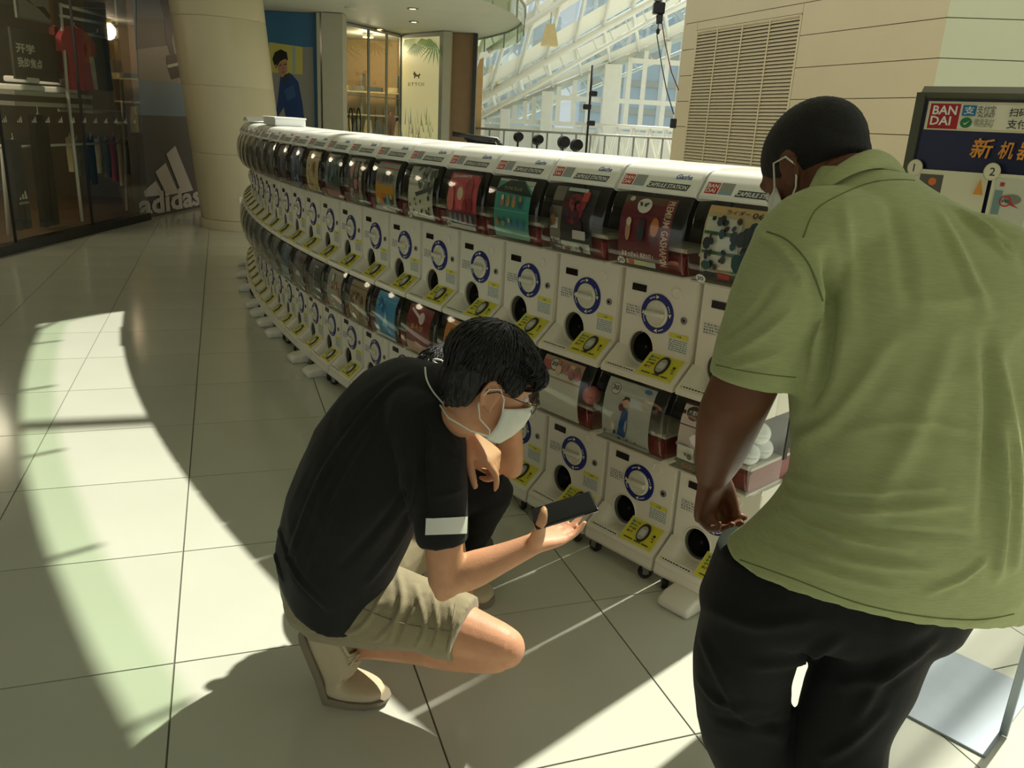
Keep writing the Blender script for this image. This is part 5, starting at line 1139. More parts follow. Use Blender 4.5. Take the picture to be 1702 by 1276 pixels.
def strands(ho, F, n, seed):
    """fine locks combed from the crown over the surface of the hair"""
    tree = bvh(ho); rnd = random.Random(seed); mb = MB(); crown = F(-.035, .01, .13)
    for _ in range(n):
        a = rnd.uniform(0, 2*PI); t0 = rnd.uniform(.1, 1.3); L = rnd.uniform(.35, .8); pts = []; tw = rnd.uniform(-.18, .18)
        for k in range(6):
            th = t0+L*k/5; aa = a+tw*k/5
            d = F.vec(math.sin(th)*math.cos(aa), math.sin(th)*math.sin(aa), math.cos(th)).normalized()
            l, nn, i, ds = tree.ray_cast(F(-.018, 0, .03)+d*.3, -d)
            if l is None or (l-F(-.018, 0, .03)).dot(d) < .05: break
            pts.append(l+nn*(.0012+.001*math.sin(k)))
        if len(pts) >= 4: mb.tube(pts, [.0022*(1-.75*(j/(len(pts)-1))**2) for j in range(len(pts))], 5)
    mb.build('hair_strands', 'hair_black', ho, True, kind='stuff')
# ================================================================== crouching man in black polo shirt
pa = thing('person', 'crouching person in a black polo shirt and khaki shorts holding a phone', 'person')
HA = Frame(far(815, 638, 1.86), Vector((.93, .17, -.34)), Vector((.30, .10, .95)))
b = MB()
nkA = far(754, 688, 1.99)
head(b, HA, nkA, .051)
LA = Vector((.6, -.8, 0))
pel, chest = far(572, 960, 2.3), far(668, 720, 2.06)
limb(b, [pel, far(590, 840, 2.16), chest, nkA], [.12, .12, .12, .06], 20, 5)
shR, elR, wrR = far(716, 735, 1.93), far(742, 968, 1.98), far(884, 905, 1.98)
limb(b, [chest, shR, far(733, 860, 1.93), elR+Vector((0, 0, .005))], [.08, .068, .050, .043], 18, 5)
limb(b, [elR+Vector((-.005, 0, .012)), elR.lerp(wrR, .28)+Vector((0, 0, .004)), elR.lerp(wrR, .7), wrR], [.041, .046, .034, .027], 18, 5)
ellipsoid(b, elR+Vector((-.008, -.004, -.026)), Vector((.022, 0, 0)), Vector((0, .022, 0)), Vector((0, 0, .022)))
# phone and the hand under it
pc = far(937, 848, 1.90); e1p = (far(984, 834, 1.905)-far(890, 863, 1.895)).normalized()
e2p = (far(945, 876, 1.835)-far(932, 850, 1.885)); e2p = (e2p-e1p*e2p.dot(e1p)).normalized(); e3p = e1p.cross(e2p); e3p = e3p if e3p.z > 0 else -e3p
hand(b, wrR, far(930, 884, 2.05)-wrR, e3p+e2p*.15, e2p*1.0-e1p*.3, [.42, .40, .42, .48], .08, None)
limb(b, [far(889, 902, 1.965), far(894, 890, 1.925), far(899, 872, 1.875), far(903, 856, 1.862), far(904, 846, 1.868)], [.019, .018, .0135, .0115, .0085], 12, 4)
# left arm folded over the far knee, hand hanging
shL, elL, wrL = far(742, 690, 2.22), far(700, 800, 2.36), far(772, 724, 1.96)
limb(b, [chest, shL, far(722, 760, 2.34), elL], [.08, .062, .05, .042], 16, 5)
limb(b, [elL, far(728, 765, 2.2), far(752, 738, 2.06), wrL], [.043, .045, .034, .027], 16, 5)
dL = far(826, 766, 1.95)-wrL
hand(b, wrL, dL, far(786, 800, 2.0)-far(800, 745, 1.96), far(790, 775, 1.90)-far(805, 745, 1.98), [.62, 1.35, 1.45, 1.45], .03, (.62, .75, .45), .25)
# legs
hipR, knR, anR = far(590, 990, 2.27), far(828, 1070, 2.15), far(594, 1074, 2.34)
limb(b, [hipR, hipR.lerp(knR, .5)+Vector((0, 0, .006)), hipR.lerp(knR, .82), knR], [.10, .088, .070, .058], 20, 6)
ellipsoid(b, knR+Vector((.022, -.004, -.008)), Vector((.050, 0, 0)), Vector((0, .052, 0)), Vector((0, 0, .054)))
limb(b, [knR+Vector((-.01, .0, -.03)), knR.lerp(anR, .3)+Vector((0, 0, -.016)), knR.lerp(anR, .62)+Vector((0, 0, -.004)), anR, anR+Vector((-.05, 0, -.03))], [.052, .056, .045, .034, .034], 20, 6)
hipL, knL = far(620, 945, 2.44), far(742, 878, 2.60); anL = onz(770, 985, .10)
limb(b, [hipL, hipL.lerp(knL, .6), knL], [.10, .078, .056], 18, 5); limb(b, [knL, knL.lerp(anL, .35)+Vector((-.01, 0, 0)), anL, anL-Vector((0, 0, .04))], [.054, .054, .034, .034], 18, 5)
bodyA = fuse('body', b, .0048, 5, 'skin_tan', pa, label='light skinned head, arms and bare legs')
eyes(HA, pa)
# hair: cap, fringe, nape
h = MB(); V = HA.vec
ellipsoid(h, HA(-.018, 0, .058), V(.112, 0, 0), V(0, .088, 0), V(0, 0, .086), 28, 18)
loft(h, [(HA(-.066, 0, -.058), V(.028, 0, 0), V(0, .052, 0)), (HA(-.070, 0, -.035), V(.042, 0, 0), V(0, .068, 0)), (HA(-.068, 0, .0), V(.048, 0, 0), V(0, .074, 0)), (HA(-.03, 0, .05), V(.09, 0, 0), V(0, .086, 0))], 4, 28, 2.2)
random.seed(9)
for i in range(13):
    y = -.072+.144*i/12
    limb(h, [HA(.045, y*.9, .095), HA(.086-.3*y*y*8*.06, y, .062), HA(.097-abs(y)*.22, y*1.08, .036+random.uniform(-.012, .008))], [.022, .017, .005], 8, 3)
for s in (-1, 1):
    for i in range(4): limb(h, [HA(.04-.010*i, s*.074, .05), HA(.046-.010*i, s*.080, .026), HA(.046-.009*i, s*.079, .012-.01*random.random())], [.015, .009, .004], 8, 3)
    for i in range(4): limb(h, [HA(-.046-.014*i, s*.074, .02), HA(-.052-.014*i, s*(.074-.004*i), -.03), HA(-.054-.011*i, s*(.066-.006*i), -.052-.006*i)], [.018, .013, .005], 8, 3)
def hairf(co, n_):
    q = Vector(((co-HA.o).dot(HA.X)*30, (co-HA.o).dot(HA.Y)*150, (co-HA.o).dot(HA.Z)*26)); return .0035*noise.noise(q)+.002*noise.noise(q*2.3)
hairA = fuse('hair', h, .0042, 3, 'hair_black', pa, hairf, 'short thick black hair')
strands(hairA, HA, 520, 31)
# mask, straps, glasses
m = MB()
def mk(u, v):          # u across the face from one cheek to the other, v from the nose bridge to under the chin
    a = (u-.5)*2*1.22; ca, sa = math.cos(a), math.sin(a)
    r = (.116, .122, .120, .108, .088)[min(4, int(v*4))] if v == 1 else .116+(.122-.116)*v*4 if v < .25 else .122-.002*(v-.25)*4 if v < .5 else .120-.012*(v-.5)*4 if v < .75 else .108-.02*(v-.75)*4
    pk = max(0, 1-abs(u-.5)*3.2)*.012*(1-v)
    z = -.014-.104*v-(.020*(1-abs(ca)))*(1-2*v); y = sa*.082
    return HA(-.008+ca*(r-.006)+pk, y, z)
m.grid(mk, 26, 14); mk_o = m.build('mask', 'mask_white', pa, True, label='white folded face mask')
so = mk_o.modifiers.new('t', 'SOLIDIFY'); so.thickness = .0025
for s in (-1, 1):
    u = 0 if s < 0 else 1
    MB().tube([mk(u, .12), HA(.022, s*.081, -.006), HA(.004, s*.088, .014), HA(-.02, s*.090, .006), HA(-.028, s*.084, -.018)], .0018, 6).build('ear_loop', 'mask_white', pa, True)
    MB().tube([mk(u, .88), HA(.018, s*.080, -.082), HA(-.012, s*.079, -.066), HA(-.028, s*.082, -.035), HA(-.028, s*.084, -.018)], .0018, 6).build('ear_loop', 'mask_white', pa, True)
MB().tube([mk(0, .9), HA(-.02, -.078, -.098), HA(-.075, -.062, -.09), HA(-.09, 0, -.085)], .0022, 6).build('neck_strap', 'mask_white', pa, True)
gl = obj('glasses', None, pa, 'thin wire framed glasses')
for s in (-1, 1):
    cc = (.108, s*.034, -.006); ring_ = [HA(cc[0]-.004*(math.cos(a)*s > .3), cc[1]+.025*math.cos(a), cc[2]+.020*math.sin(a)) for a in [2*PI*i/24 for i in range(25)]]
    MB().tube(ring_, .0013, 6, False).build('rim', 'wire', gl, True); MB().poly(ring_[:-1]).build('lens', 'lens_clear', gl)
    MB().tube([HA(.106, s*.058, -.002), HA(.06, s*.082, .002), HA(.0, s*.086, .006), HA(-.02, s*.084, -.006)], .0013, 6).build('temple', 'wire', gl, True)
MB().tube([HA(.109, -.01, 0), HA(.113, 0, .004), HA(.109, .01, 0)], .0013, 6).build('bridge', 'wire', gl, True)
# polo shirt
s_ = MB()
def tr_ring(px, py, D, hw, hd, T, Lv=LA):
    c = far(px, py, D); T = T.normalized(); l = (Lv-T*Lv.dot(T)).normalized(); f = l.cross(T); return (c, l*hw, f*hd)
sp_ = [(538, 982, 2.28, .178, .118), (556, 925, 2.23, .186, .150), (592, 825, 2.15, .194, .152), (640, 735, 2.08, .200, .132), (690, 680, 2.03, .168, .105), (732, 664, 2.0, .102, .080), (756, 656, 1.985, .074, .068)]
cs = [far(q[0], q[1], q[2]) for q in sp_]
loft(s_, [tr_ring(*q, cs[min(i+1, 6)]-cs[max(i-1, 0)]) for i, q in enumerate(sp_)], 6, 40, 2.25)
limb(s_, [far(672, 690, 2.02), far(706, 712, 1.95), far(722, 790, 1.92), far(731, 850, 1.91), far(736, 899, 1.92)], [.085, .092, .082, .070, .063], 22, 6, cut=True)
limb(s_, [far(680, 680, 2.1), shL, far(724, 750, 2.33), far(714, 775, 2.35)], [.08, .078, .07, .062], 18, 5)
bk = folds(2, .006, (7, 7, 5))
shirtA = fuse('polo_shirt', s_, .006, 6, 'shirt_black', pa, bk, 'black polo shirt with white sleeve band')
wrinkle(shirtA, [([(640, 655), (590, 710), (530, 800), (478, 930)], .010, .009), ([(680, 622), (640, 650), (585, 720)], .010, .006), ([(700, 765), (650, 850), (570, 940)], .012, -.010), ([(706, 800), (668, 890), (612, 968)], .012, .010), ([(462, 880), (492, 955), (545, 1012)], .008, .008), ([(450, 900), (470, 965)], .006, .006),
    ([(706, 715), (735, 745), (768, 762)], .008, -.006), ([(718, 828), (745, 822), (772, 812)], .006, .005), ([(620, 720), (560, 830), (510, 960)], .010, .006), ([(700, 690), (702, 760), (706, 850)], .010, -.014), ([(730, 700), (760, 740)], .006, .005)])
tA = bvh(shirtA)
patch(tA, [(709, 861), (775, 858), (774, 886), (708, 888)], 12, 6, .0035).build('sleeve_band', 'white_trim', shirtA, True, label='white band on the sleeve')
# collar
c_ = MB(); F2 = Frame(far(742, 655, 1.985), HA.o-far(728, 680, 2.02), LA)
ax = (far(780, 648, 1.95)-far(736, 680, 2.01)).normalized(); u_ = (LA-ax*LA.dot(ax)).normalized(); w_ = u_.cross(ax)
def colf(t, v):
    a = 2*PI*t; r = .082-.012*v+.006*math.sin(PI*v); return far(742, 674, 1.998)+ax*(.055*v-.006)+(u_*math.cos(a)+w_*math.sin(a))*r
c_.grid(colf, 36, 5); co_ = c_.build('collar', 'shirt_black', shirtA, True); so = co_.modifiers.new('t', 'SOLIDIFY'); so.thickness = .006
_vs = [v.co for v in shirtA.data.vertices]; _n = len(_vs)
tA2 = BVHTree.FromPolygons(_vs+[v.co for v in co_.data.vertices], [tuple(p.vertices) for p in shirtA.data.polygons]+[tuple(q+_n for q in p.vertices) for p in co_.data.polygons])
strip(tA2, [(707, 612), (710, 632), (722, 655), (740, 678), (752, 700), (757, 722)], .0022, .003).build('piping', 'white_trim', shirtA, True, label='thin white collar piping')
# shorts
k_ = MB()
limb(k_, [far(552, 985, 2.30), far(612, 1000, 2.25), far(700, 1022, 2.20), far(752, 1038, 2.165), far(772, 1046, 2.155)], [.138, .124, .100, .092, .090], 24, 6, cut=True)
limb(k_, [far(560, 975, 2.36), far(615, 950, 2.44), far(662, 920, 2.50), far(690, 902, 2.535)], [.13, .118, .098, .092], 22, 6, cut=True)
ellipsoid(k_, far(535, 985, 2.33), LA*.165, Vector((.8, .6, 0))*.11, UPV*.10)
shortsA = fuse('shorts', k_, .006, 5, 'shorts_khaki', pa, folds(5, .005, (9, 9, 9)), 'khaki cotton shorts')
wrinkle(shortsA, [([(655, 930), (668, 1000), (648, 1062)], .008, .009), ([(690, 972), (706, 1040), (690, 1078)], .006, .007), ([(720, 985), (727, 1045), (718, 1080)], .005, .006), ([(748, 1000), (752, 1040), (744, 1086)], .004, .005), ([(610, 1000), (565, 1028), (520, 1034)], .006, .007), ([(632, 1000), (598, 1044), (560, 1052)], .006, .007), ([(668, 1005), (645, 1045), (620, 1066)], .006, .006), ([(590, 985), (548, 1012), (500, 1016)], .006, .006), ([(700, 990), (670, 1030), (655, 1070)], .006, -.007)])
tS = bvh(shortsA)
for pts in ([(600, 1010), (650, 1030), (700, 1042), (755, 1050)], [(757, 1002), (752, 1030), (747, 1060), (742, 1084)]): strip(tS, pts, .0012, .0006).build('seam', 'sole_taupe', shortsA, True)
# shoes
bl, to, hl = onz(552, 1150, 0), onz(640, 1166, 0), far(506, 1046, 2.33)
shoe(pa, hl, to, Vector((.95, -.25, .3)), label='cream lace-up sneaker with the heel raised', ball=bl)
t2 = onz(818, 1006, 0); shoe(pa, t2-Vector((.24, -.10, 0)), t2, UPV, label='cream sneaker flat on the floor')
wb = MB().tube([wrL-dL.normalized()*.018+(LA*math.cos(a)+UPV*math.sin(a))*.031 for a in [2*PI*i/20 for i in range(21)]], .009, 8, False); wb.build('wrist_strap', 'cloth_black', pa, True)
# phone
ph = thing('phone', 'black smartphone lying across the palm of the crouching person', 'phone', pc)
Mp = Matrix((e1p, e2p, e3p)).transposed()
MB().box((0, 0, 0), (.152, .073, .0088), .004, 3, Mp).build('case', 'phone_black', ph, 40)
MB().box(Mp @ Vector((0, 0, .0046)), (.144, .066, .0006), .0002, 1, Mp).build('screen', 'phone_glass', ph)
MB().box(Mp @ Vector((.03, .037, 0)), (.02, .0016, .003), .0006, 1, Mp).build('button', 'lock_metal', ph)
# ================================================================== standing man in green shirt
pb = thing('person', 'person in a loose green shirt and black trousers bending over with the back turned', 'person')
b = MB()
HB = Frame(far(1352, 286, 1.56), Vector((-.42, .62, -.66)), Vector((-.22, .52, .82)), 1.04)
nkB = far(1428, 322, 1.51)
head(b, HB, nkB, .066)
LB_ = Vector((.94, -.12, -.06))
pelB, chB = far(1420, 920, 1.53), far(1490, 490, 1.48)
limb(b, [pelB, far(1470, 720, 1.46), chB, nkB], [.10, .12, .11, .066], 20, 5)
sB, eB, wB = far(1335, 410, 1.42), far(1230, 655, 1.48), far(1186, 782, 1.65)
limb(b, [chB, sB, sB.lerp(eB, .55), eB], [.08, .066, .063, .060], 18, 5)
limb(b, [eB, eB.lerp(wB, .3)+Vector((-.004, 0, 0)), eB.lerp(wB, .72), wB], [.060, .060, .050, .039], 18, 5)
sB2, eB2, wB2 = far(1645, 480, 1.47), far(1765, 610, 1.48), far(1730, 760, 1.64)
limb(b, [chB, sB2, sB2.lerp(eB2, .5), eB2], [.08, .062, .055, .05], 18, 5); limb(b, [eB2, eB2.lerp(wB2, .3), wB2], [.05, .052, .032], 18, 5)
dB = far(1176, 850, 1.72)-wB
hand(b, wB, dB, far(1215, 815, 1.66)-far(1165, 815, 1.72), far(1190, 820, 1.78)-far(1178, 815, 1.62), [1.15, 1.3, 1.4, 1.5], .02, (.30, .90, .35), .75, 1.2)
hand(b, wB2, far(1680, 830, 1.70)-wB2, Vector((-.5, .8, 0)), Vector((-.6, .2, .6)), [.6, .7, .8, .9], .04)
kneeL, kneeR = far(1262, 1290, 1.62), far(1395, 1300, 1.52)
footL, footR = Vector((kneeL.x+.02, kneeL.y-.02, .09)), Vector((kneeR.x-.02, kneeR.y-.10, .09))
for hp, md, kn, ft in ((far(1290, 1000, 1.54), far(1236, 1130, 1.56), kneeL, footL), (far(1460, 1000, 1.51), far(1426, 1140, 1.52), kneeR, footR)):
    limb(b, [hp, md, kn, kn.lerp(ft, .4), ft], [.08, .065, .055, .05, .035], 18, 5)
for q_ in (-.045, -.078): limb(b, [HB(-.066, -.05, q_), HB(-.086, -.025, q_-.004), HB(-.092, 0, q_-.006), HB(-.086, .025, q_-.004), HB(-.066, .05, q_)], [.012, .017, .018, .017, .012], 12, 4)
bodyB = fuse('body', b, .0055, 5, 'skin_brown', pb, label='brown skinned head, neck, forearm and hand')
eyes(HB, pb)
h = MB(); V = HB.vec
ellipsoid(h, HB(-.016, 0, .034), V(.105, 0, 0), V(0, .082, 0), V(0, 0, .091), 28, 18)
loft(h, [(HB(-.066, 0, -.026), V(.034, 0, 0), V(0, .050, 0)), (HB(-.055, 0, -.005), V(.050, 0, 0), V(0, .070, 0)), (HB(-.03, 0, .03), V(.08, 0, 0), V(0, .080, 0))], 4, 28, 2.2)
fuse('hair', h, .005, 4, 'hair_short', pb, lambda c, n_: .0012*noise.noise(c*260), 'very short black hair')
for s in (-1, 1):
    MB().tube([HB(.085, s*.062, -.05), HB(.03, s*.082, -.022), HB(.006, s*.092, .012), HB(-.022, s*.094, .004), HB(-.03, s*.086, -.02), HB(-.01, s*.082, -.05), HB(.05, s*.075, -.085)], .0018, 6).build('ear_loop', 'mask_white', pb, True)
def mkB(u, v):
    a = (u-.5)*2*1.2; return HB(-.008+math.cos(a)*(.112-.02*max(0, v-.5)), math.sin(a)*.082, -.02-.1*v)
mm = MB().grid(mkB, 18, 8).build('mask', 'mask_white', pb, True, label='white face mask worn over the mouth'); so = mm.modifiers.new('t', 'SOLIDIFY'); so.thickness = .0025
# green shirt
s_ = MB()
def rg(pl, pr_, D, hd, tilt=0):     # ring spanning two outline points
    a, c = far(*pl, D+tilt), far(*pr_, D-tilt); u = (c-a)/2; f = u.cross(UPV).normalized()
    return ((a+c)/2, u, -f*hd)
loft(s_, [rg((1210, 922), (1700, 990), 1.50, 0.159, -.05), rg((1256, 888), (1698, 945), 1.49, 0.164, -.05), rg((1320, 815), (1710, 860), 1.475, 0.165, -.05), rg((1328, 740), (1724, 760), 1.465, 0.164, -.05), rg((1324, 640), (1730, 640), 1.46, 0.164, -.05),
           rg((1310, 540), (1730, 540), 1.46, 0.164, -.05), rg((1316, 450), (1724, 470), 1.46, 0.159, -.05), rg((1322, 385), (1690, 410), 1.465, 0.133, -.05), rg((1350, 330), (1610, 352), 1.475, 0.101, -.05), rg((1374, 292), (1520, 306), 1.485, 0.080, -.05), rg((1386, 276), (1492, 284), 1.495, 0.066, -.05)], 5, 44, 2.15)
limb(s_, [far(1410, 410, 1.44), far(1350, 404, 1.41), far(1306, 480, 1.41), far(1272, 560, 1.43), far(1254, 634, 1.45)], [.10, .092, .088, .082, .080], 24, 6, cut=True)
limb(s_, [far(1590, 430, 1.46), far(1650, 458, 1.46), far(1710, 545, 1.46), far(1750, 620, 1.47)], [.09, .09, .088, .082], 22, 6, cut=True)
shirtB = fuse('shirt', s_, .0065, 6, 'shirt_green', pb, folds(8, .005, (5, 5, 9)), 'olive green short-sleeved linen shirt')
wrinkle(shirtB, [([(1374, 425), (1380, 520), (1370, 610), (1345, 670)], .011, -.022), ([(1362, 430), (1366, 520), (1352, 600)], .008, .010), ([(1402, 345), (1412, 430), (1420, 560)], .010, .007), ([(1478, 340), (1500, 420), (1512, 520)], .012, -.006), ([(1588, 345), (1640, 382), (1684, 430)], .009, .010), ([(1632, 386), (1662, 402), (1678, 422)], .006, -.009), ([(1560, 350), (1600, 430), (1640, 520)], .010, .007),
    ([(1486, 560), (1390, 680), (1316, 748)], .014, .009), ([(1440, 600), (1370, 690), (1312, 710)], .010, -.008), ([(1302, 792), (1400, 816), (1560, 812)], .007, .009), ([(1304, 826), (1420, 850), (1600, 838)], .007, .008), ([(1296, 846), (1390, 890), (1510, 912)], .007, .010), ([(1274, 880), (1400, 930), (1560, 946)], .007, .009), ([(1252, 902), (1380, 952), (1490, 980)], .006, .007), ([(1330, 860), (1460, 880), (1620, 892)], .006, -.007),
    ([(1640, 560), (1648, 700), (1634, 900)], .012, -.014), ([(1662, 700), (1670, 830), (1660, 960)], .010, .012), ([(1204, 592), (1260, 562), (1312, 520)], .006, .007), ([(1196, 566), (1250, 524), (1290, 470)], .006, -.006), ([(1216, 608), (1262, 598), (1308, 582)], .005, .006), ([(1266, 392), (1302, 420), (1338, 472)], .006, .008), ([(1580, 560), (1520, 720), (1440, 860)], .016, .007), ([(1640, 930), (1600, 960), (1540, 985)], .006, .007), ([(1660, 600), (1690, 760), (1690, 940)], .010, .010), ([(1420, 470), (1540, 500), (1640, 490)], .012, .005), ([(1400, 720), (1520, 700), (1620, 720)], .008, .006)])
tB = bvh(shirtB)
for pts, r in (([(1335, 395), (1355, 350), (1400, 322), (1455, 302), (1520, 300), (1580, 318), (1640, 352)], .0012), ([(1275, 385), (1310, 400), (1345, 440), (1368, 500)], .0014), ([(1190, 606), (1240, 617), (1290, 624), (1322, 627)], .0010), ([(1230, 930), (1320, 962), (1420, 1000), (1520, 1022), (1620, 1030), (1685, 1020)], .0012)):
    strip(tB, pts, r, .0004).build('seam', mat('seam_green', srgb(112, 124, 72), .9), shirtB, True)
ctop = [(1350, 322, 1.47), (1366, 296, 1.43), (1396, 272, 1.42), (1428, 254, 1.43), (1456, 248, 1.45), (1480, 262, 1.49), (1486, 284, 1.54), (1450, 312, 1.59), (1392, 330, 1.56)]
cbot = [(1352, 346, 1.45), (1372, 318, 1.405), (1404, 296, 1.395), (1438, 282, 1.40), (1470, 280, 1.43), (1500, 292, 1.48), (1508, 312, 1.55), (1460, 345, 1.61), (1392, 360, 1.57)]
def loop(P, t):
    n_ = len(P); q = [P[(i-1) % n_] for i in range(n_+3)]; k = t*n_; i = min(int(k), n_-1); f = k-i; a, b_, c, d = (P[(i-1) % n_], P[i % n_], P[(i+1) % n_], P[(i+2) % n_])
    return far(*[.5*((2*y)+(-x+z)*f+(2*x-5*y+4*z-w)*f*f+(-x+3*y-3*z+w)*f**3) for x, y, z, w in zip(a, b_, c, d)])
nC = sum((far(*p) for p in cbot), Vector())/len(cbot)
def colB(t, v):
    a, c = loop(ctop, t), loop(cbot, t); q = a.lerp(c, v); return q+(q-nC).normalized()*.010*math.sin(PI*min(1, v*1.0))
co_ = MB().grid(colB, 54, 6).build('collar', 'shirt_green', shirtB, True); so = co_.modifiers.new('t', 'SOLIDIFY'); so.thickness = .006
# trousers
t_ = MB()
loft(t_, [rg((1195, 905), (1640, 960), 1.52, .13), rg((1168, 985), (1590, 1035), 1.53, .135), rg((1164, 1010), (1565, 1055), 1.54, .12)], 5, 36, 2.4)
limb(t_, [far(1272, 1000, 1.53), far(1234, 1100, 1.55), far(1238, 1200, 1.59), kneeL, kneeL.lerp(footL, .55), footL-Vector((0, 0, .02))], [.112, .094, .088, .082, .074, .07], 24, 6)
limb(t_, [far(1462, 1000, 1.5), far(1440, 1100, 1.51), far(1404, 1200, 1.52), kneeR, kneeR.lerp(footR, .55), footR-Vector((0, 0, .02))], [.112, .100, .084, .08, .074, .07], 24, 6)
trB = fuse('trousers', t_, .0075, 6, 'trousers_black', pb, folds(3, .005, (7, 7, 7)), 'black loose trousers')
wrinkle(trB, [([(1165, 1060), (1230, 1180), (1300, 1232)], .010, .010), ([(1400, 1062), (1330, 1098), (1250, 1108)], .010, .010), ([(1556, 1062), (1480, 1118), (1400, 1138)], .010, .010), ([(1190, 1192), (1250, 1206), (1310, 1202)], .008, -.008), ([(1500, 1090), (1450, 1150), (1420, 1210)], .010, .008), ([(1180, 1010), (1260, 1040), (1350, 1030)], .010, .008), ([(1160, 1130), (1200, 1170), (1280, 1180)], .008, .007), ([(1470, 1180), (1420, 1230), (1370, 1262)], .008, .008)])
for ft in (footL, footR):
    d_ = Vector((-.35, .93, 0)).normalized(); q = Vector((ft.x, ft.y, 0)); shoe(pb, q-d_*.08, q+d_*.2, UPV, upper='shoe_grey', sole='sole_dark')
# ================================================================== third person crouching behind
p3 = thing('person', 'crouching person with black hair and black trousers half hidden behind the polo shirt', 'person')
b = MB()
HC = Frame(far(744, 640, 2.62), Vector((.80, .52, -.18)), Vector((.1, .1, 1)))
nkC = far(735, 730, 2.68); pC = Vector((-.36, 2.72, .24))
head(b, HC, nkC, .052)
limb(b, [pC, pC.lerp(nkC, .5)+Vector((-.05, -.02, 0)), nkC], [.11, .11, .07], 18, 5)
kC = far(818, 812, 2.78); aC = onz(782, 902, .09); kC2 = far(742, 850, 2.82); aC2 = onz(690, 935, .09)
sC, eC = far(770, 715, 2.60), far(851, 772, 2.58)
limb(b, [nkC, sC, sC.lerp(eC, .6)+Vector((0, 0, -.02)), eC], [.06, .05, .042, .036], 16, 5); wC = far(844, 668, 2.56)
limb(b, [eC+Vector((0, 0, -.01)), eC.lerp(wC, .4), wC], [.036, .040, .027], 16, 5)
sC2, eC2, wC2 = far(745, 730, 2.74), far(822, 775, 2.72), far(826, 672, 2.66)
limb(b, [nkC, sC2, sC2.lerp(eC2, .6), eC2], [.06, .05, .042, .036], 16, 5); limb(b, [eC2, eC2.lerp(wC2, .4), wC2], [.036, .04, .027], 16, 5)
hand(b, wC, far(836, 640, 2.58)-wC, Vector((-.6, .4, .2)), Vector((.2, .3, .8)), [.5, .55, .6, .65], .04, sc=.92); hand(b, wC2, far(820, 645, 2.66)-wC2, Vector((-.4, -.5, .2)), Vector((.2, .3, .8)), [.5, .55, .6, .65], .04, sc=.92)
limb(b, [pC, pC.lerp(kC, .5), kC, kC.lerp(aC, .5), aC], [.09, .075, .055, .05, .034], 16, 5); limb(b, [pC, pC.lerp(kC2, .5), kC2, kC2.lerp(aC2, .5), aC2], [.09, .075, .055, .05, .034], 16, 5)
fuse('body', b, .0055, 5, 'skin_tan', p3, label='bare forearms resting on the knees'); eyes(HC, p3)
h = MB(); V = HC.vec
ellipsoid(h, HC(-.018, 0, .036), V(.110, 0, 0), V(0, .090, 0), V(0, 0, .094), 28, 18)
loft(h, [(HC(-.085, 0, -.10), V(.03, 0, 0), V(0, .05, 0)), (HC(-.07, 0, -.05), V(.05, 0, 0), V(0, .075, 0)), (HC(-.04, 0, .0), V(.07, 0, 0), V(0, .088, 0)), (HC(-.03, 0, .05), V(.09, 0, 0), V(0, .09, 0))], 4, 28, 2.2)
limb(h, [HC(-.11, 0, .05), HC(-.15, 0, .04), HC(-.19, 0, -.02), HC(-.195, 0, -.08)], [.022, .026, .024, .01], 12, 4)
hairC = fuse('hair', h, .0045, 3, 'hair_black', p3, lambda c, n_: .003*noise.noise(Vector((c.x*120, c.y*120, c.z*20))), 'black tied hair')
strands(hairC, HC, 260, 32)
q = hit(bvh(hairC), 729, 602, .004) or HC(-.13, 0, .045)
MB().tube([q+Vector((.017*math.cos(a), 0, .007*math.sin(a)-.003*math.cos(a))) for a in [2*PI*i/18 for i in range(19)]], .0028, 6, False).build('hair_tie', 'white_trim', p3, True, label='small white hair tie')
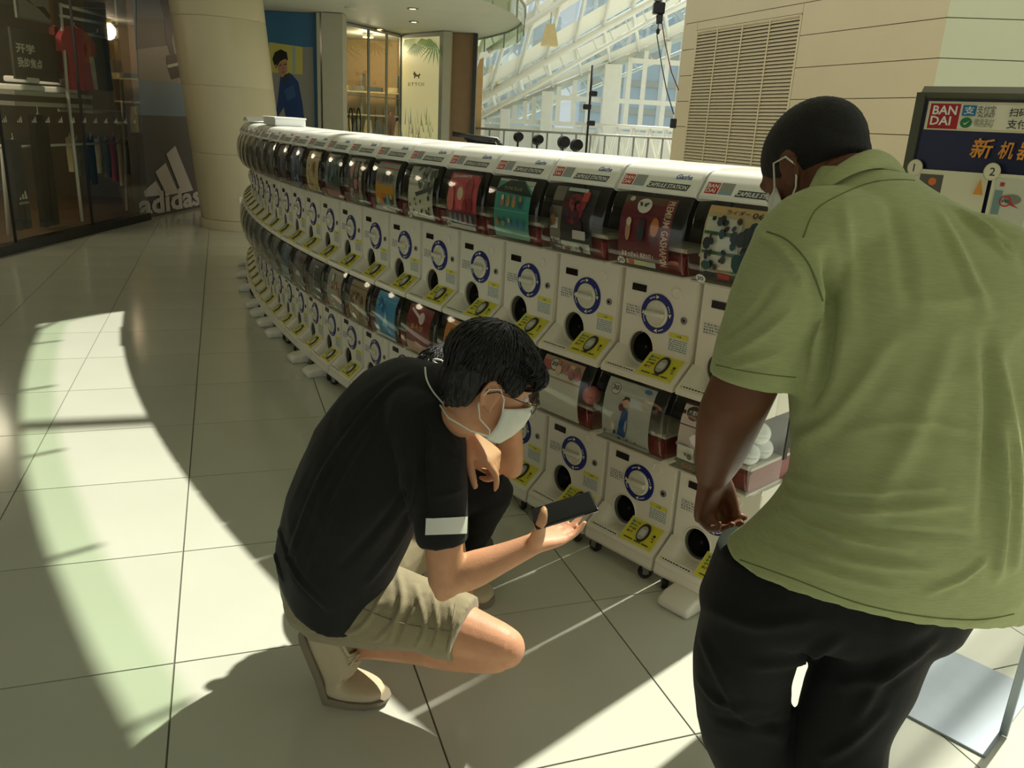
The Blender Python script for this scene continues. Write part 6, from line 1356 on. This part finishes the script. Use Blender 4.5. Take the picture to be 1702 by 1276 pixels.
s_ = MB(); limb(s_, [pC+Vector((0, 0, .06)), pC.lerp(nkC, .5)+Vector((-.04, -.02, 0)), nkC+Vector((0, 0, -.02))], [.13, .135, .09], 22, 5); limb(s_, [nkC, sC, sC.lerp(eC, .38)], [.07, .062, .055], 18, 5); limb(s_, [nkC, sC2, sC2.lerp(eC2, .38)], [.07, .062, .055], 18, 5)
fuse('tee_shirt', s_, .007, 6, 'tee_white', p3, folds(4, .006, (8, 8, 8)), 'pale grey tee shirt')
t_ = MB(); ellipsoid(t_, pC, Vector((.15, 0, 0)), Vector((0, .14, 0)), UPV*.12)
limb(t_, [pC, pC.lerp(kC, .5), kC, kC.lerp(aC, .5), aC], [.11, .092, .072, .066, .052], 18, 6); limb(t_, [pC, pC.lerp(kC2, .5), kC2, kC2.lerp(aC2, .5), aC2], [.11, .092, .072, .066, .052], 18, 6)
fuse('trousers', t_, .007, 6, 'trousers_black', p3, folds(6, .006, (8, 8, 8)), 'black trousers')
q = onz(818, 921, 0); shoe(p3, q-Vector((.235, -.09, 0)), q, UPV, upper='shoe_grey', sole='sole_dark', label='dark grey sneaker')
q = onz(712, 952, 0); s2 = shoe(p3, q-Vector((.235, -.09, 0)), q, UPV, upper='shoe_cream', sole='sole_taupe', label='pale sneaker with a green stripe')
e = q-Vector((.10, -.035, 0)); MB().box((e.x-.012, e.y-.044, .055), (.045, .006, .02), .002, M=Matrix.Rotation(-.37, 3, 'Z')).build('stripe', 'green_patch', s2)
# ------------------------------------------------------------------ move each root built in place to the foot of its thing
bpy.context.view_layer.update()
for o in list(COL.objects):
    if o.parent is None and o.type == 'EMPTY' and o.location.length < 1e-9:
        lo = Vector((1e9,)*3); hi = -lo
        for c in o.children_recursive:
            if c.type == 'MESH':
                for k in c.bound_box:
                    w = c.matrix_world @ Vector(k); lo = Vector(map(min, lo, w)); hi = Vector(map(max, hi, w))
        base = Vector(((lo.x+hi.x)/2, (lo.y+hi.y)/2, lo.z)); o.location = base
        for c in o.children: c.location = c.location-base
